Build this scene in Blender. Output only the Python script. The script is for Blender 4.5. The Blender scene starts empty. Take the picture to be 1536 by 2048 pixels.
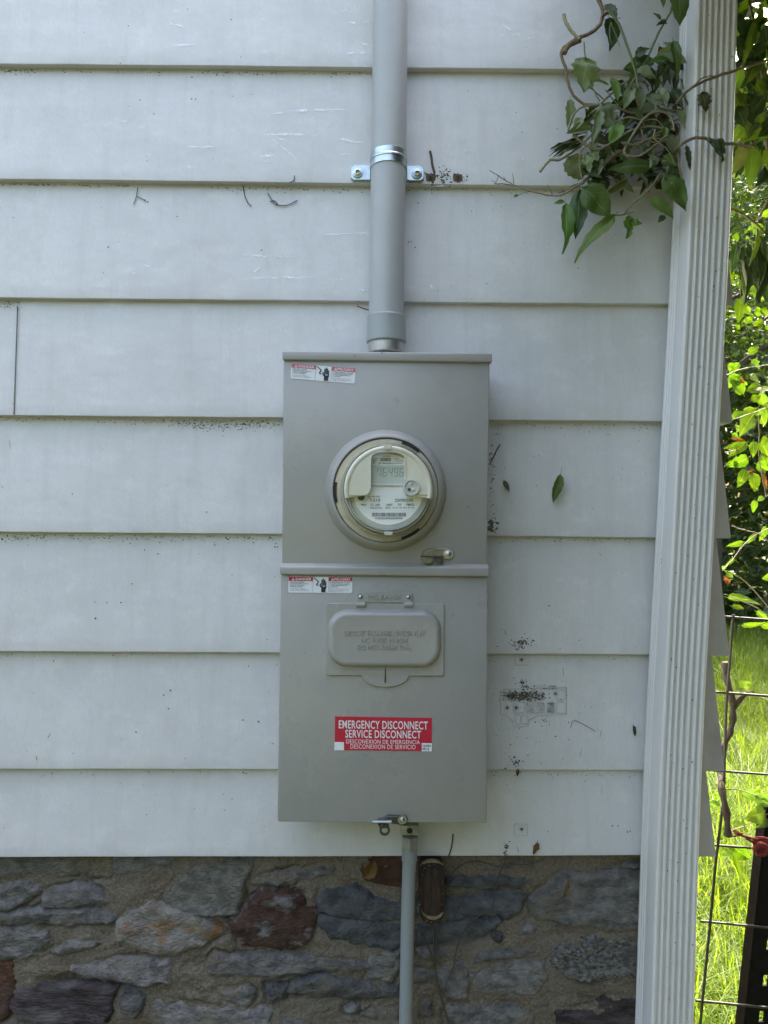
import bpy, bmesh, math, random
from mathutils import Vector, Matrix, noise
from mathutils.geometry import delaunay_2d_cdt

rng = random.Random(11)
SC = bpy.context.scene
COL = SC.collection
V = Vector

# ------------------------------------------------------------------ camera
F, D, H = 1420.0, 1.228, 1.50            # focal length in photo pixels, metres to wall, eye height
PITCH, YAW, ROLL = 0.018, 0.0103, 0.0065
CAM = V((0, -D, H))
_f = V((math.sin(YAW) * math.cos(PITCH), math.cos(YAW) * math.cos(PITCH), math.sin(PITCH)))
_r = _f.cross(V((0, 0, 1))).normalized()
_u = _r.cross(_f)
CR = _r * math.cos(ROLL) + _u * math.sin(ROLL)
CU = _u * math.cos(ROLL) - _r * math.sin(ROLL)
cam = bpy.data.cameras.new('camera')
cam.sensor_fit = 'HORIZONTAL'; cam.sensor_width = 36.0
cam.lens = 36.0 * F / 1536.0
cam.clip_start = 0.05; cam.clip_end = 600
camo = bpy.data.objects.new('camera', cam); COL.objects.link(camo)
M3 = Matrix((CR, CU, -_f)).transposed()
camo.matrix_world = Matrix.Translation(CAM) @ M3.to_4x4()
SC.camera = camo

# ------------------------------------------------------------------ sky, sun, exposure
SUN_AZ, SUN_EL = math.radians(36), math.radians(56)      # azimuth clockwise from +Y
w = bpy.data.worlds.new('World'); SC.world = w; w.use_nodes = True
nt = w.node_tree; nt.nodes.clear()
sky = nt.nodes.new('ShaderNodeTexSky'); sky.sky_type = 'NISHITA'; sky.sun_disc = False
sky.sun_elevation = SUN_EL; sky.sun_rotation = SUN_AZ
sky.air_density = 1.45; sky.dust_density = 10.0; sky.ozone_density = 0.0
bg = nt.nodes.new('ShaderNodeBackground'); bg.inputs['Strength'].default_value = 0.15
wo = nt.nodes.new('ShaderNodeOutputWorld')
nt.links.new(sky.outputs[0], bg.inputs[0]); nt.links.new(bg.outputs[0], wo.inputs[0])
sun = bpy.data.lights.new('sun', 'SUN'); sun.energy = 2.9; sun.angle = math.radians(0.55)
sun.color = (1.0, 0.95, 0.86)
suno = bpy.data.objects.new('sun', sun); COL.objects.link(suno)
SUNDIR = V((math.sin(SUN_AZ) * math.cos(SUN_EL), math.cos(SUN_AZ) * math.cos(SUN_EL), math.sin(SUN_EL)))
suno.rotation_euler = SUNDIR.to_track_quat('Z', 'Y').to_euler()
suno.location = (6, 8, 12)
vs = SC.view_settings
vs.view_transform = 'Standard'; vs.look = 'None'; vs.gamma = 1.0; vs.use_curve_mapping = False
vs.exposure = 2.74
SC.cycles.max_bounces = 8; SC.cycles.transparent_max_bounces = 16
SC.cycles.use_denoising = True

# ------------------------------------------------------------------ pixel -> place
def P(u, v, y):
    d = _f + CR * ((u - 768) / F) - CU * ((v - 1024) / F)
    return CAM + d * ((y - CAM.y) / d.y)
def PX(y, px):                           # metres spanned by px photo pixels at depth plane y
    return px / F * (y + D)

# ------------------------------------------------------------------ object helpers
def tag(o, label=None, cat=None, group=None, kind=None):
    if label: o['label'] = label
    if cat: o['category'] = cat
    if group: o['group'] = group
    if kind: o['kind'] = kind
    return o
def thing(name, loc, label, cat, group=None):
    o = bpy.data.objects.new(name, None); COL.objects.link(o)
    o.location = loc; o.empty_display_size = 0.05
    return tag(o, label, cat, group)
def root_loc(o):
    l = V((0, 0, 0))
    while o: l += o.location; o = o.parent
    return l
def make(name, verts, faces, mat, parent=None, smooth=40, uvs=None, mats=None, fmat=None):
    off = root_loc(parent) if parent else V((0, 0, 0))
    me = bpy.data.meshes.new(name)
    me.from_pydata([(v[0] - off.x, v[1] - off.y, v[2] - off.z) for v in verts], [], faces)
    me.update()
    if mats:
        for m in mats: me.materials.append(m)
        if fmat: me.polygons.foreach_set('material_index', fmat)
    else:
        me.materials.append(mat)
    if smooth:
        me.polygons.foreach_set('use_smooth', [True] * len(me.polygons))
        if smooth < 180: me.set_sharp_from_angle(angle=math.radians(smooth))
    if uvs:
        uv = me.uv_layers.new(name='UVMap')
        idx = [0] * len(me.loops); me.loops.foreach_get('vertex_index', idx)
        flat = []
        for i in idx: flat += [uvs[i][0], uvs[i][1]]
        uv.data.foreach_set('uv', flat)
    o = bpy.data.objects.new(name, me); COL.objects.link(o)
    if parent: o.parent = parent
    return o

class MB:
    def __init__(s): s.v = []; s.f = []
    def add(s, vs, fs):
        n = len(s.v); s.v += [V(a) for a in vs]; s.f += [tuple(i + n for i in f) for f in fs]; return s
    def box(s, a, b):
        x0, y0, z0 = a; x1, y1, z1 = b
        return s.add([(x0,y0,z0),(x1,y0,z0),(x1,y1,z0),(x0,y1,z0),(x0,y0,z1),(x1,y0,z1),(x1,y1,z1),(x0,y1,z1)],
                     [(0,3,2,1),(4,5,6,7),(0,1,5,4),(1,2,6,5),(2,3,7,6),(3,0,4,7)])
    def hexa(s, q0, q1):                 # two quads (front ccw seen from outside, back)
        return s.add(list(q0) + list(q1), [(0,1,2,3),(7,6,5,4),(0,4,5,1),(1,5,6,2),(2,6,7,3),(3,7,4,0)])
    def tube(s, pts, rad, n=8, cap=True, squash=None):
        pts = [V(p) for p in pts]
        if not isinstance(rad, (list, tuple)): rad = [rad] * len(pts)
        rings = []; up = None
        for i, p in enumerate(pts):
            t = (pts[min(i + 1, len(pts) - 1)] - pts[max(i - 1, 0)]).normalized()
            if up is None:
                up = V((0, 0, 1)) if abs(t.z) < 0.9 else V((0, 1, 0))
            a = (up - t * up.dot(t)).normalized(); up = a
            b = t.cross(a)
            rings.append([p + (a * math.cos(2*math.pi*k/n) + b * math.sin(2*math.pi*k/n)) * rad[i] for k in range(n)])
        n0 = len(s.v)
        for r in rings: s.v += r
        for i in range(len(rings) - 1):
            for k in range(n):
                k2 = (k + 1) % n
                s.f.append((n0+i*n+k, n0+i*n+k2, n0+(i+1)*n+k2, n0+(i+1)*n+k))
        if cap:
            s.f.append(tuple(n0 + k for k in reversed(range(n))))
            s.f.append(tuple(n0 + (len(rings)-1)*n + k for k in range(n)))
        return s
    def lathe(s, c, prof, n=64, a0=0, a1=2*math.pi):   # axis along -Y (towards viewer); prof: (r, y)
        full = abs(a1 - a0 - 2*math.pi) < 1e-6
        m = n if full else n + 1
        n0 = len(s.v)
        for (r, y) in prof:
            for k in range(m):
                a = a0 + (a1 - a0) * k / n
                s.v.append(V((c[0] + r*math.cos(a), y, c[2] + r*math.sin(a))))
        for i in range(len(prof) - 1):
            for k in range(n):
                k2 = (k + 1) % m
                s.f.append((n0+i*m+k, n0+i*m+k2, n0+(i+1)*m+k2, n0+(i+1)*m+k))
        return s
    def prism(s, poly, y0, y1, bev=0.0):   # poly of (x,z) ccw seen from the camera, y0 back, y1 front (smaller y)
        n = len(poly); n0 = len(s.v)
        if bev:
            cx = sum(p[0] for p in poly)/n; cz = sum(p[1] for p in poly)/n
            ins = inset(poly, bev)
            layers = [(poly, y0), (poly, y1 + bev), (ins, y1)]
        else:
            layers = [(poly, y0), (poly, y1)]
        for pl, y in layers: s.v += [V((p[0], y, p[1])) for p in pl]
        for i in range(len(layers) - 1):
            for k in range(n):
                k2 = (k + 1) % n
                s.f.append((n0+i*n+k, n0+i*n+k2, n0+(i+1)*n+k2, n0+(i+1)*n+k))
        s.f.append(tuple(n0 + (len(layers)-1)*n + k for k in range(n)))
        s.f.append(tuple(n0 + k for k in reversed(range(n))))
        return s
    def build(s, name, mat, parent=None, smooth=40, bevel=0, seg=2):
        if bevel:
            bm = bmesh.new()
            vs = [bm.verts.new(v) for v in s.v]
            for f in s.f: bm.faces.new([vs[i] for i in f])
            bmesh.ops.recalc_face_normals(bm, faces=bm.faces)
            bmesh.ops.bevel(bm, geom=bm.edges[:], offset=bevel, segments=seg, affect='EDGES', profile=0.5, clamp_overlap=True)
            bm.verts.index_update()
            s.v = [v.co.copy() for v in bm.verts]; s.f = [tuple(v.index for v in f.verts) for f in bm.faces]
            bm.free()
        return make(name, s.v, s.f, mat, parent, smooth)

def inset(poly, d):
    n = len(poly); out = []
    for i in range(n):
        a = V((poly[i-1][0], poly[i-1][1])); b = V((poly[i][0], poly[i][1])); c = V((poly[(i+1) % n][0], poly[(i+1) % n][1]))
        e1 = (b - a); e2 = (c - b)
        if e1.length < 1e-9: e1 = e2
        if e2.length < 1e-9: e2 = e1
        e1.normalize(); e2.normalize()
        n1 = V((-e1.y, e1.x)); n2 = V((-e2.y, e2.x))
        m = n1 + n2
        m = m / max(m.length_squared, 0.3) * 2 if m.length > 1e-6 else n1
        out.append((b.x + m.x * d, b.y + m.y * d))
    return out
def rrect(x0, z0, x1, z1, r, n=8):
    out = []
    for cx, cz, a in ((x1-r, z0+r, -90), (x1-r, z1-r, 0), (x0+r, z1-r, 90), (x0+r, z0+r, 180)):
        for k in range(n + 1):
            t = math.radians(a + 90 * k / n); out.append((cx + r*math.cos(t), cz + r*math.sin(t)))
    return out
def pxrrect(u0, v0, u1, v1, rpx, y, n=8):
    a = P(u0, v1, y); b = P(u1, v0, y)
    return rrect(a.x, a.z, b.x, b.z, PX(y, rpx), n)
def smooth_line(pts, k=5):
    pts = [V(p) for p in pts]
    if len(pts) < 3: return pts
    q = [pts[0]*2 - pts[1]] + pts + [pts[-1]*2 - pts[-2]]
    out = []
    for i in range(1, len(q) - 2):
        p0, p1, p2, p3 = q[i-1], q[i], q[i+1], q[i+2]
        for j in range(k):
            t = j / k
            out.append(0.5*((2*p1) + (p2-p0)*t + (2*p0-5*p1+4*p2-p3)*t*t + (3*p1-p0-3*p2+p3)*t*t*t))
    out.append(pts[-1]); return out

# ------------------------------------------------------------------ materials
def mat(name, c1, c2=None, rough=0.5, metal=0.0, scale=20.0, detail=6.0, stretch=(1, 1, 1), bump=0.0, bscale=None,
        spec=0.5, lo=0.35, hi=0.65, rvar=0.0, c3=None, s3=4.0, t3=(0.55, 0.7), rand=0.0, bdist=0.002, coat=0.0):
    m = bpy.data.materials.new(name); m.use_nodes = True
    n, l = m.node_tree.nodes, m.node_tree.links
    b = n['Principled BSDF']
    b.inputs['Roughness'].default_value = rough; b.inputs['Metallic'].default_value = metal
    b.inputs['Specular IOR Level'].default_value = spec
    b.inputs['Coat Weight'].default_value = coat
    tc = n.new('ShaderNodeTexCoord'); mp = n.new('ShaderNodeMapping'); mp.inputs['Scale'].default_value = stretch
    l.new(tc.outputs['Object'], mp.inputs[0])
    def nz(sc, det=6.0):
        t = n.new('ShaderNodeTexNoise'); t.inputs['Scale'].default_value = sc; t.inputs['Detail'].default_value = det
        t.inputs['Roughness'].default_value = 0.62
        l.new(mp.outputs[0], t.inputs['Vector']); return t
    def mr(src, a, bb, c=0.0, d=1.0):
        t = n.new('ShaderNodeMapRange'); t.inputs[1].default_value = a; t.inputs[2].default_value = bb
        t.inputs[3].default_value = c; t.inputs[4].default_value = d
        l.new(src, t.inputs[0]); return t.outputs[0]
    def mix(fac, a, bb, typ='MIX'):
        t = n.new('ShaderNodeMix'); t.data_type = 'RGBA'; t.blend_type = typ
        if isinstance(fac, float): t.inputs[0].default_value = fac
        else: l.new(fac, t.inputs[0])
        for k, x in ((6, a), (7, bb)):
            if isinstance(x, tuple): t.inputs[k].default_value = (*x, 1)
            else: l.new(x, t.inputs[k])
        return t.outputs[2]
    t1 = nz(scale, detail)
    col = mix(mr(t1.outputs[0], lo, hi), c1, c2) if c2 else None
    if c3:
        col = mix(mr(nz(s3, 5).outputs[0], t3[0], t3[1]), col if col else c1, c3)
    if rand:
        oi = n.new('ShaderNodeObjectInfo'); hs = n.new('ShaderNodeHueSaturation')
        l.new(mr(oi.outputs['Random'], 0, 1, 1 - rand, 1 + rand), hs.inputs['Value'])
        if col: l.new(col, hs.inputs['Color'])
        else: hs.inputs['Color'].default_value = (*c1, 1)
        col = hs.outputs[0]
    if col: l.new(col, b.inputs['Base Color'])
    else: b.inputs['Base Color'].default_value = (*c1, 1)
    if rvar: l.new(mr(nz(scale*0.6).outputs[0], 0.3, 0.7, rough - rvar, rough + rvar), b.inputs['Roughness'])
    if bump:
        bp = n.new('ShaderNodeBump'); bp.inputs['Strength'].default_value = bump; bp.inputs['Distance'].default_value = bdist
        l.new(nz(bscale or scale, 8).outputs[0], bp.inputs['Height']); l.new(bp.outputs[0], b.inputs['Normal'])
    return m

def leafmat(name, c1, c2, trans=0.4, tcol=None, rough=0.45, rand=0.25, vein=(0.30, 0.36, 0.18)):
    m = bpy.data.materials.new(name); m.use_nodes = True
    n, l = m.node_tree.nodes, m.node_tree.links
    b = n['Principled BSDF']; out = n['Material Output']
    b.inputs['Roughness'].default_value = rough; b.inputs['Specular IOR Level'].default_value = 0.4
    tc = n.new('ShaderNodeTexCoord'); sep = n.new('ShaderNodeSeparateXYZ'); l.new(tc.outputs['UV'], sep.inputs[0])
    def math_(op, a, bb=None, c=None):
        t = n.new('ShaderNodeMath'); t.operation = op
        for k, x in enumerate((a, bb, c)):
            if x is None: continue
            if isinstance(x, (int, float)): t.inputs[k].default_value = x
            else: l.new(x, t.inputs[k])
        return t.outputs[0]
    def mr(src, a, bb, c=0.0, d=1.0):
        t = n.new('ShaderNodeMapRange'); t.inputs[1].default_value = a; t.inputs[2].default_value = bb
        t.inputs[3].default_value = c; t.inputs[4].default_value = d
        l.new(src, t.inputs[0]); return t.outputs[0]
    s = math_('ABSOLUTE', math_('SUBTRACT', sep.outputs[1], 0.5))          # 0 at the midrib
    mid = mr(s, 0.010, 0.03, 1, 0)
    ph = math_('SUBTRACT', math_('MULTIPLY', sep.outputs[0], 7.0), math_('MULTIPLY', s, 5.0))
    side = mr(math_('ABSOLUTE', math_('SUBTRACT', math_('FRACT', ph), 0.5)), 0.0, 0.07, 0.55, 0)
    veins = math_('MAXIMUM', mid, side)
    nz = n.new('ShaderNodeTexNoise'); nz.inputs['Scale'].default_value = 60; nz.inputs['Detail'].default_value = 5
    l.new(tc.outputs['Object'], nz.inputs['Vector'])
    mx = n.new('ShaderNodeMix'); mx.data_type = 'RGBA'; mx.inputs[6].default_value = (*c1, 1); mx.inputs[7].default_value = (*c2, 1)
    l.new(mr(nz.outputs[0], 0.35, 0.65), mx.inputs[0])
    mv = n.new('ShaderNodeMix'); mv.data_type = 'RGBA'; mv.inputs[7].default_value = (*vein, 1)
    l.new(math_('MULTIPLY', veins, 0.5), mv.inputs[0]); l.new(mx.outputs[2], mv.inputs[6])
    oi = n.new('ShaderNodeObjectInfo'); hs = n.new('ShaderNodeHueSaturation')
    l.new(mr(oi.outputs['Random'], 0, 1, 1 - rand, 1 + rand), hs.inputs['Value'])
    l.new(mr(oi.outputs['Random'], 0, 1, 0.485, 0.512), hs.inputs['Hue'])
    l.new(mv.outputs[2], hs.inputs['Color']); l.new(hs.outputs[0], b.inputs['Base Color'])
    bp = n.new('ShaderNodeBump'); bp.inputs['Strength'].default_value = 0.5; bp.inputs['Distance'].default_value = 0.001
    hgt = math_('ADD', math_('MULTIPLY', veins, -0.8), nz.outputs[0])
    l.new(hgt, bp.inputs['Height']); l.new(bp.outputs[0], b.inputs['Normal'])
    if trans:
        tr = n.new('ShaderNodeBsdfTranslucent'); ms = n.new('ShaderNodeMixShader'); ms.inputs[0].default_value = trans
        tm = n.new('ShaderNodeMix'); tm.data_type = 'RGBA'; tm.blend_type = 'MULTIPLY'; tm.inputs[0].default_value = 1.0
        tcl = tcol or (1.6, 1.7, 0.4)
        hs2 = n.new('ShaderNodeHueSaturation'); hs2.inputs['Value'].default_value = 1.0
        tm.inputs[7].default_value = (*tcl, 1); l.new(hs.outputs[0], tm.inputs[6])
        l.new(tm.outputs[2], tr.inputs[0])
        l.new(b.outputs[0], ms.inputs[1]); l.new(tr.outputs[0], ms.inputs[2]); l.new(ms.outputs[0], out.inputs[0])
    return m

M = {}
def siding_material():
    m = bpy.data.materials.new('siding_paint'); m.use_nodes = True
    n, l = m.node_tree.nodes, m.node_tree.links; b = n['Principled BSDF']
    tc = n.new('ShaderNodeTexCoord')
    def nz(scale, st=(1, 1, 1), det=6.0, rough=.6):
        mp = n.new('ShaderNodeMapping'); mp.inputs['Scale'].default_value = st; l.new(tc.outputs['Object'], mp.inputs[0])
        t = n.new('ShaderNodeTexNoise'); t.inputs['Scale'].default_value = scale; t.inputs['Detail'].default_value = det; t.inputs['Roughness'].default_value = rough
        l.new(mp.outputs[0], t.inputs['Vector']); return t.outputs[0]
    def mr(src, a, bb, c=0.0, d=1.0):
        t = n.new('ShaderNodeMapRange'); t.inputs[1].default_value = a; t.inputs[2].default_value = bb; t.inputs[3].default_value = c; t.inputs[4].default_value = d
        l.new(src, t.inputs[0]); return t.outputs[0]
    def mix(fac, a, bb):
        t = n.new('ShaderNodeMix'); t.data_type = 'RGBA'; l.new(fac, t.inputs[0])
        for k, x in ((6, a), (7, bb)):
            if isinstance(x, tuple): t.inputs[k].default_value = (*x, 1)
            else: l.new(x, t.inputs[k])
        return t.outputs[2]
    col = mix(mr(nz(4.2, (1, 1, .8)), .36, .66), (.640, .637, .648), (.578, .576, .583))       # broad fading
    col = mix(mr(nz(16, (1, 1, 1.4), 9, .7), .52, .78, 0, .75), col, (.735, .735, .735))          # chalky bloom
    col = mix(mr(nz(55, (1.0, 1, .07), 4), .5, .74, 0, .36), col, (.505, .50, .50))           # rain streaks
    col = mix(mr(nz(420, (1, 1, .35), 3), .42, .68, 0, .30), col, (.50, .505, .50))            # grain
    col = mix(mr(nz(6, (1, 1, .8), 10, .75), .52, .70, 0, .42), col, (.475, .47, .45))          # grimy patches
    l.new(col, b.inputs['Base Color'])
    l.new(mr(nz(14, (1, 1, 1.5), 8, .7), .3, .7, .30, .56), b.inputs['Roughness']); b.inputs['Specular IOR Level'].default_value = .5
    b1 = n.new('ShaderNodeBump'); b1.inputs['Strength'].default_value = .35; b1.inputs['Distance'].default_value = .0006; l.new(nz(380, (1, 1, .4), 4), b1.inputs['Height'])
    b2 = n.new('ShaderNodeBump'); b2.inputs['Strength'].default_value = .30; b2.inputs['Distance'].default_value = .010; l.new(nz(7, (1, 1, 1.4), 3), b2.inputs['Height'])
    l.new(b1.outputs[0], b2.inputs['Normal']); l.new(b2.outputs[0], b.inputs['Normal'])
    return m
M['siding'] = siding_material()
M['cap'] = mat('dark_cap_paint', (0.40, 0.40, 0.40), (0.46, 0.46, 0.455), rough=0.5, scale=8, stretch=(1, 1, .4), bump=.15, bscale=300, bdist=.0004, c3=(.35, .345, .335), s3=20, t3=(.5, .75))  # corner caps in a darker grey than the siding boards
M['joint_line'] = mat('joint_dark', (0.16, 0.16, 0.155), rough=0.9)  # dark strip drawn in as the gap where two boards overlap
M['underlay'] = mat('wall_sheathing', (0.12, 0.11, 0.10), rough=0.9)
M['box'] = mat('box_paint', (0.325, 0.318, 0.302), (0.345, 0.338, 0.32), rough=0.29, scale=7, bump=0.10, bscale=6, bdist=0.004, rvar=0.06, c3=(0.30, 0.296, 0.285), s3=16, t3=(.5, .8))
M['pvc'] = mat('grey_pvc', (0.385, 0.40, 0.41), (0.42, 0.43, 0.435), rough=0.36, scale=14, rvar=0.08, bump=0.05, bscale=200, bdist=0.0004, c3=(0.33, 0.35, 0.35), s3=9, t3=(0.6, 0.72))
M['pvc2'] = mat('grey_pvc_fitting', (0.31, 0.335, 0.345), (0.33, 0.355, 0.36), rough=0.3, scale=14, rvar=0.06)
M['zinc'] = mat('galvanised_steel', (0.55, 0.60, 0.62), (0.40, 0.46, 0.48), rough=0.34, metal=1.0, scale=60, rvar=0.08, bump=0.05)
M['cast'] = mat('cast_zinc', (0.50, 0.48, 0.46), (0.62, 0.60, 0.58), rough=0.42, metal=0.9, scale=90, bump=0.25, bscale=260, bdist=0.0008)
M['hub'] = mat('die_cast_fitting', (0.34, 0.35, 0.35), (0.42, 0.43, 0.43), rough=0.45, metal=0.7, scale=70, bump=0.2)
M['latch'] = mat('plated_latch', (0.36, 0.335, 0.285), (0.22, 0.205, 0.18), rough=0.42, metal=1.0, scale=60)
M['dark_latch'] = mat('dark_steel', (0.055, 0.052, 0.045), (0.09, 0.085, 0.075), rough=0.45, metal=0.4, scale=50)
M['brass'] = mat('screw_brass', (0.45, 0.30, 0.12), rough=0.4, metal=1.0)
M['black'] = mat('black_plastic', (0.008, 0.008, 0.009), rough=0.6)
M['white'] = mat('label_white', (0.78, 0.80, 0.84), rough=0.35)
M['red'] = mat('label_red', (0.52, 0.012, 0.045), rough=0.35)
M['faded_red'] = mat('label_faded_red', (0.56, 0.10, 0.14), (0.60, 0.13, 0.16), rough=0.45)
M['ink'] = mat('label_ink', (0.018, 0.02, 0.03), rough=0.5)
M['grey_ink'] = mat('label_grey_ink', (0.10, 0.105, 0.115), rough=0.5)
M['beige'] = mat('meter_beige', (0.77, 0.725, 0.61), (0.73, 0.69, 0.58), rough=0.5, scale=120)
M['flange'] = mat('meter_flange', (0.58, 0.53, 0.40), (0.50, 0.455, 0.34), rough=0.55, scale=90)
M['dial'] = mat('dial_white', (0.88, 0.89, 0.90), rough=0.45)
M['dialring'] = mat('dial_ring', (0.60, 0.61, 0.58), rough=0.3)
M['lcd'] = mat('lcd', (0.56, 0.605, 0.58), (0.59, 0.63, 0.60), rough=0.25)
M['seg'] = mat('lcd_segment', (0.17, 0.20, 0.20), rough=0.3)
M['downspout'] = mat('downspout_paint', (0.68, 0.665, 0.65), (0.72, 0.705, 0.69), rough=0.4, scale=10, stretch=(1, 1, 0.25), bump=0.05, bscale=250, bdist=0.0004,
                     c3=(0.62, 0.60, 0.55), s3=7, t3=(0.6, 0.78), rvar=0.06)
M['mortar'] = mat('mortar', (0.120, 0.098, 0.072), (0.265, 0.225, 0.172), rough=0.95, scale=190, detail=8, bump=1.0, bscale=260, bdist=0.006, lo=0.32, hi=0.68,
                  c3=(0.225, 0.20, 0.165), s3=7, t3=(0.45, 0.75), spec=0.2)
M['pvc_dull'] = mat('weathered_pvc', (0.25, 0.275, 0.285), (0.28, 0.30, 0.305), rough=0.5, scale=14, rvar=0.08, bump=0.05, bscale=200, bdist=0.0004)
M['wood'] = mat('rotten_wood', (0.016, 0.010, 0.008), (0.055, 0.030, 0.020), rough=0.8, scale=60, stretch=(3, 3, 0.5), bump=0.8, bscale=120)
M['tan'] = mat('tan_fibre', (0.30, 0.23, 0.14), (0.14, 0.10, 0.06), rough=0.9, scale=200, bump=0.6)
M['speck'] = mat('dirt', (0.035, 0.032, 0.026), (0.17, 0.155, 0.125), rough=0.9, scale=200)
M['moss'] = mat('dry_moss', (0.085, 0.08, 0.052), (0.17, 0.155, 0.115), rough=0.95, scale=200)
M['rust'] = mat('rust_grime', (0.13, 0.09, 0.065), (0.07, 0.05, 0.04), rough=0.95, scale=300)
M['caulk'] = mat('old_caulk', (0.60, 0.60, 0.58), (0.47, 0.465, 0.435), rough=0.6, scale=90)
M['tendril'] = mat('dry_tendril', (0.075, 0.06, 0.045), rough=0.85)
M['bark'] = mat('vine_bark', (0.25, 0.19, 0.12), (0.15, 0.115, 0.075), rough=0.85, scale=120, stretch=(1, 1, 1), bump=0.6, bscale=200)
M['stem'] = mat('vine_stem', (0.27, 0.235, 0.14), (0.19, 0.165, 0.10), rough=0.7, scale=100, bump=0.3)
M['greenstem'] = mat('green_stem', (0.17, 0.20, 0.085), (0.14, 0.17, 0.075), rough=0.6, scale=80)
M['pale_wood'] = mat('cut_stem', (0.40, 0.36, 0.25), (0.30, 0.28, 0.19), rough=0.8, scale=100)
M['greybark'] = mat('grey_bark', (0.085, 0.07, 0.052), (0.035, 0.029, 0.022), rough=0.9, scale=70, stretch=(2, 2, 0.5), bump=0.9, bscale=110, bdist=0.004)
M['wire'] = mat('fence_wire', (0.022, 0.024, 0.022), (0.05, 0.045, 0.04), rough=0.55, scale=80)
M['post'] = mat('fence_post', (0.006, 0.007, 0.006), (0.012, 0.011, 0.010), rough=0.9, scale=60, spec=0.15)
M['twine'] = mat('red_twine', (0.20, 0.028, 0.026), (0.12, 0.016, 0.016), rough=0.85, scale=200)
M['treebark'] = mat('tree_bark', (0.09, 0.075, 0.06), (0.05, 0.042, 0.035), rough=0.95, scale=12, stretch=(2, 2, 0.4), bump=1.0, bscale=18, bdist=0.03)
M['ground'] = mat('soil_and_turf', (0.05, 0.075, 0.02), (0.075, 0.06, 0.035), rough=1.0, scale=1.5, bump=0.6, bscale=8, bdist=0.03)
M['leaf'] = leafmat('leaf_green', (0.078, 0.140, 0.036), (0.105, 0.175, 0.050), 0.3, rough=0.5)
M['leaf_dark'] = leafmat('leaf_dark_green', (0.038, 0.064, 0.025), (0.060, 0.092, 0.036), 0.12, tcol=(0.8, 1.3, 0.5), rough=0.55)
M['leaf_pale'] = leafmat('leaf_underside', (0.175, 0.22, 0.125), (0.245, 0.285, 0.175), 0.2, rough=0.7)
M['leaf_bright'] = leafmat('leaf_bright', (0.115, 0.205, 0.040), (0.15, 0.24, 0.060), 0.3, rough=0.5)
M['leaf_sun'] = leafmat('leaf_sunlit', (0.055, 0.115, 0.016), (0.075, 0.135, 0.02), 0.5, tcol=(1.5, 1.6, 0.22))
M['leaf_unseen_dark'] = leafmat('leaf_unseen_dark', (0.016, 0.026, 0.010), (0.026, 0.04, 0.015), 0.0, rough=0.6)  # extra dark so the added hedge and tree bounce little light
M['leaf_dry'] = leafmat('leaf_withered', (0.040, 0.046, 0.022), (0.07, 0.07, 0.035), 0.15, rough=0.75)
M['leaf_brown'] = leafmat('leaf_brown', (0.17, 0.095, 0.03), (0.10, 0.055, 0.022), 0.3, tcol=(1.6, 1.1, 0.5), rough=0.7, vein=(0.22, 0.13, 0.05))
M['crown'] = leafmat('tree_leaves', (0.026, 0.052, 0.013), (0.042, 0.075, 0.018), 0.35, tcol=(1.6, 1.7, 0.3), rand=0.2)
M['grass'] = leafmat('grass_blades', (0.075, 0.15, 0.016), (0.145, 0.185, 0.036), 0.5, tcol=(2.0, 1.9, 0.40), rand=0.0, vein=(0.16, 0.22, 0.06))

g = bpy.data.materials.new('meter_glass'); g.use_nodes = True
n_, l_ = g.node_tree.nodes, g.node_tree.links; n_.remove(n_['Principled BSDF'])
tr_ = n_.new('ShaderNodeBsdfTransparent'); tr_.inputs[0].default_value = (0.975, 0.985, 0.975, 1)
gl_ = n_.new('ShaderNodeBsdfGlossy'); gl_.inputs['Roughness'].default_value = 0.06
fr_ = n_.new('ShaderNodeLayerWeight'); fr_.inputs[0].default_value = 0.5
pw_ = n_.new('ShaderNodeMath'); pw_.operation = 'POWER'; l_.new(fr_.outputs['Facing'], pw_.inputs[0]); pw_.inputs[1].default_value = 5.0
ma_ = n_.new('ShaderNodeMath'); ma_.operation = 'MULTIPLY_ADD'; l_.new(pw_.outputs[0], ma_.inputs[0]); ma_.inputs[1].default_value = 0.7; ma_.inputs[2].default_value = 0.05
mx_ = n_.new('ShaderNodeMixShader'); l_.new(ma_.outputs[0], mx_.inputs[0])
l_.new(tr_.outputs[0], mx_.inputs[1]); l_.new(gl_.outputs[0], mx_.inputs[2]); l_.new(mx_.outputs[0], n_['Material Output'].inputs[0])
M['glass'] = g

s_ = bpy.data.materials.new('scuffed_metal'); s_.use_nodes = True
n_, l_ = s_.node_tree.nodes, s_.node_tree.links
b_ = n_['Principled BSDF']; b_.inputs['Base Color'].default_value = (0.93, 0.94, 0.95, 1); b_.inputs['Roughness'].default_value = 0.38; b_.inputs['Metallic'].default_value = 0.35
tc_ = n_.new('ShaderNodeTexCoord'); nz_ = n_.new('ShaderNodeTexNoise'); nz_.inputs['Scale'].default_value = 160; nz_.inputs['Detail'].default_value = 5
mp_ = n_.new('ShaderNodeMapping'); mp_.inputs['Scale'].default_value = (0.35, 1, 1); l_.new(tc_.outputs['Object'], mp_.inputs[0]); l_.new(mp_.outputs[0], nz_.inputs['Vector'])
mr_ = n_.new('ShaderNodeMapRange'); mr_.inputs[1].default_value = 0.45; mr_.inputs[2].default_value = 0.68; mr_.inputs[3].default_value = 0; mr_.inputs[4].default_value = 0.55
l_.new(nz_.outputs[0], mr_.inputs[0]); l_.new(mr_.outputs[0], b_.inputs['Alpha'])
M['scuff'] = s_

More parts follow.
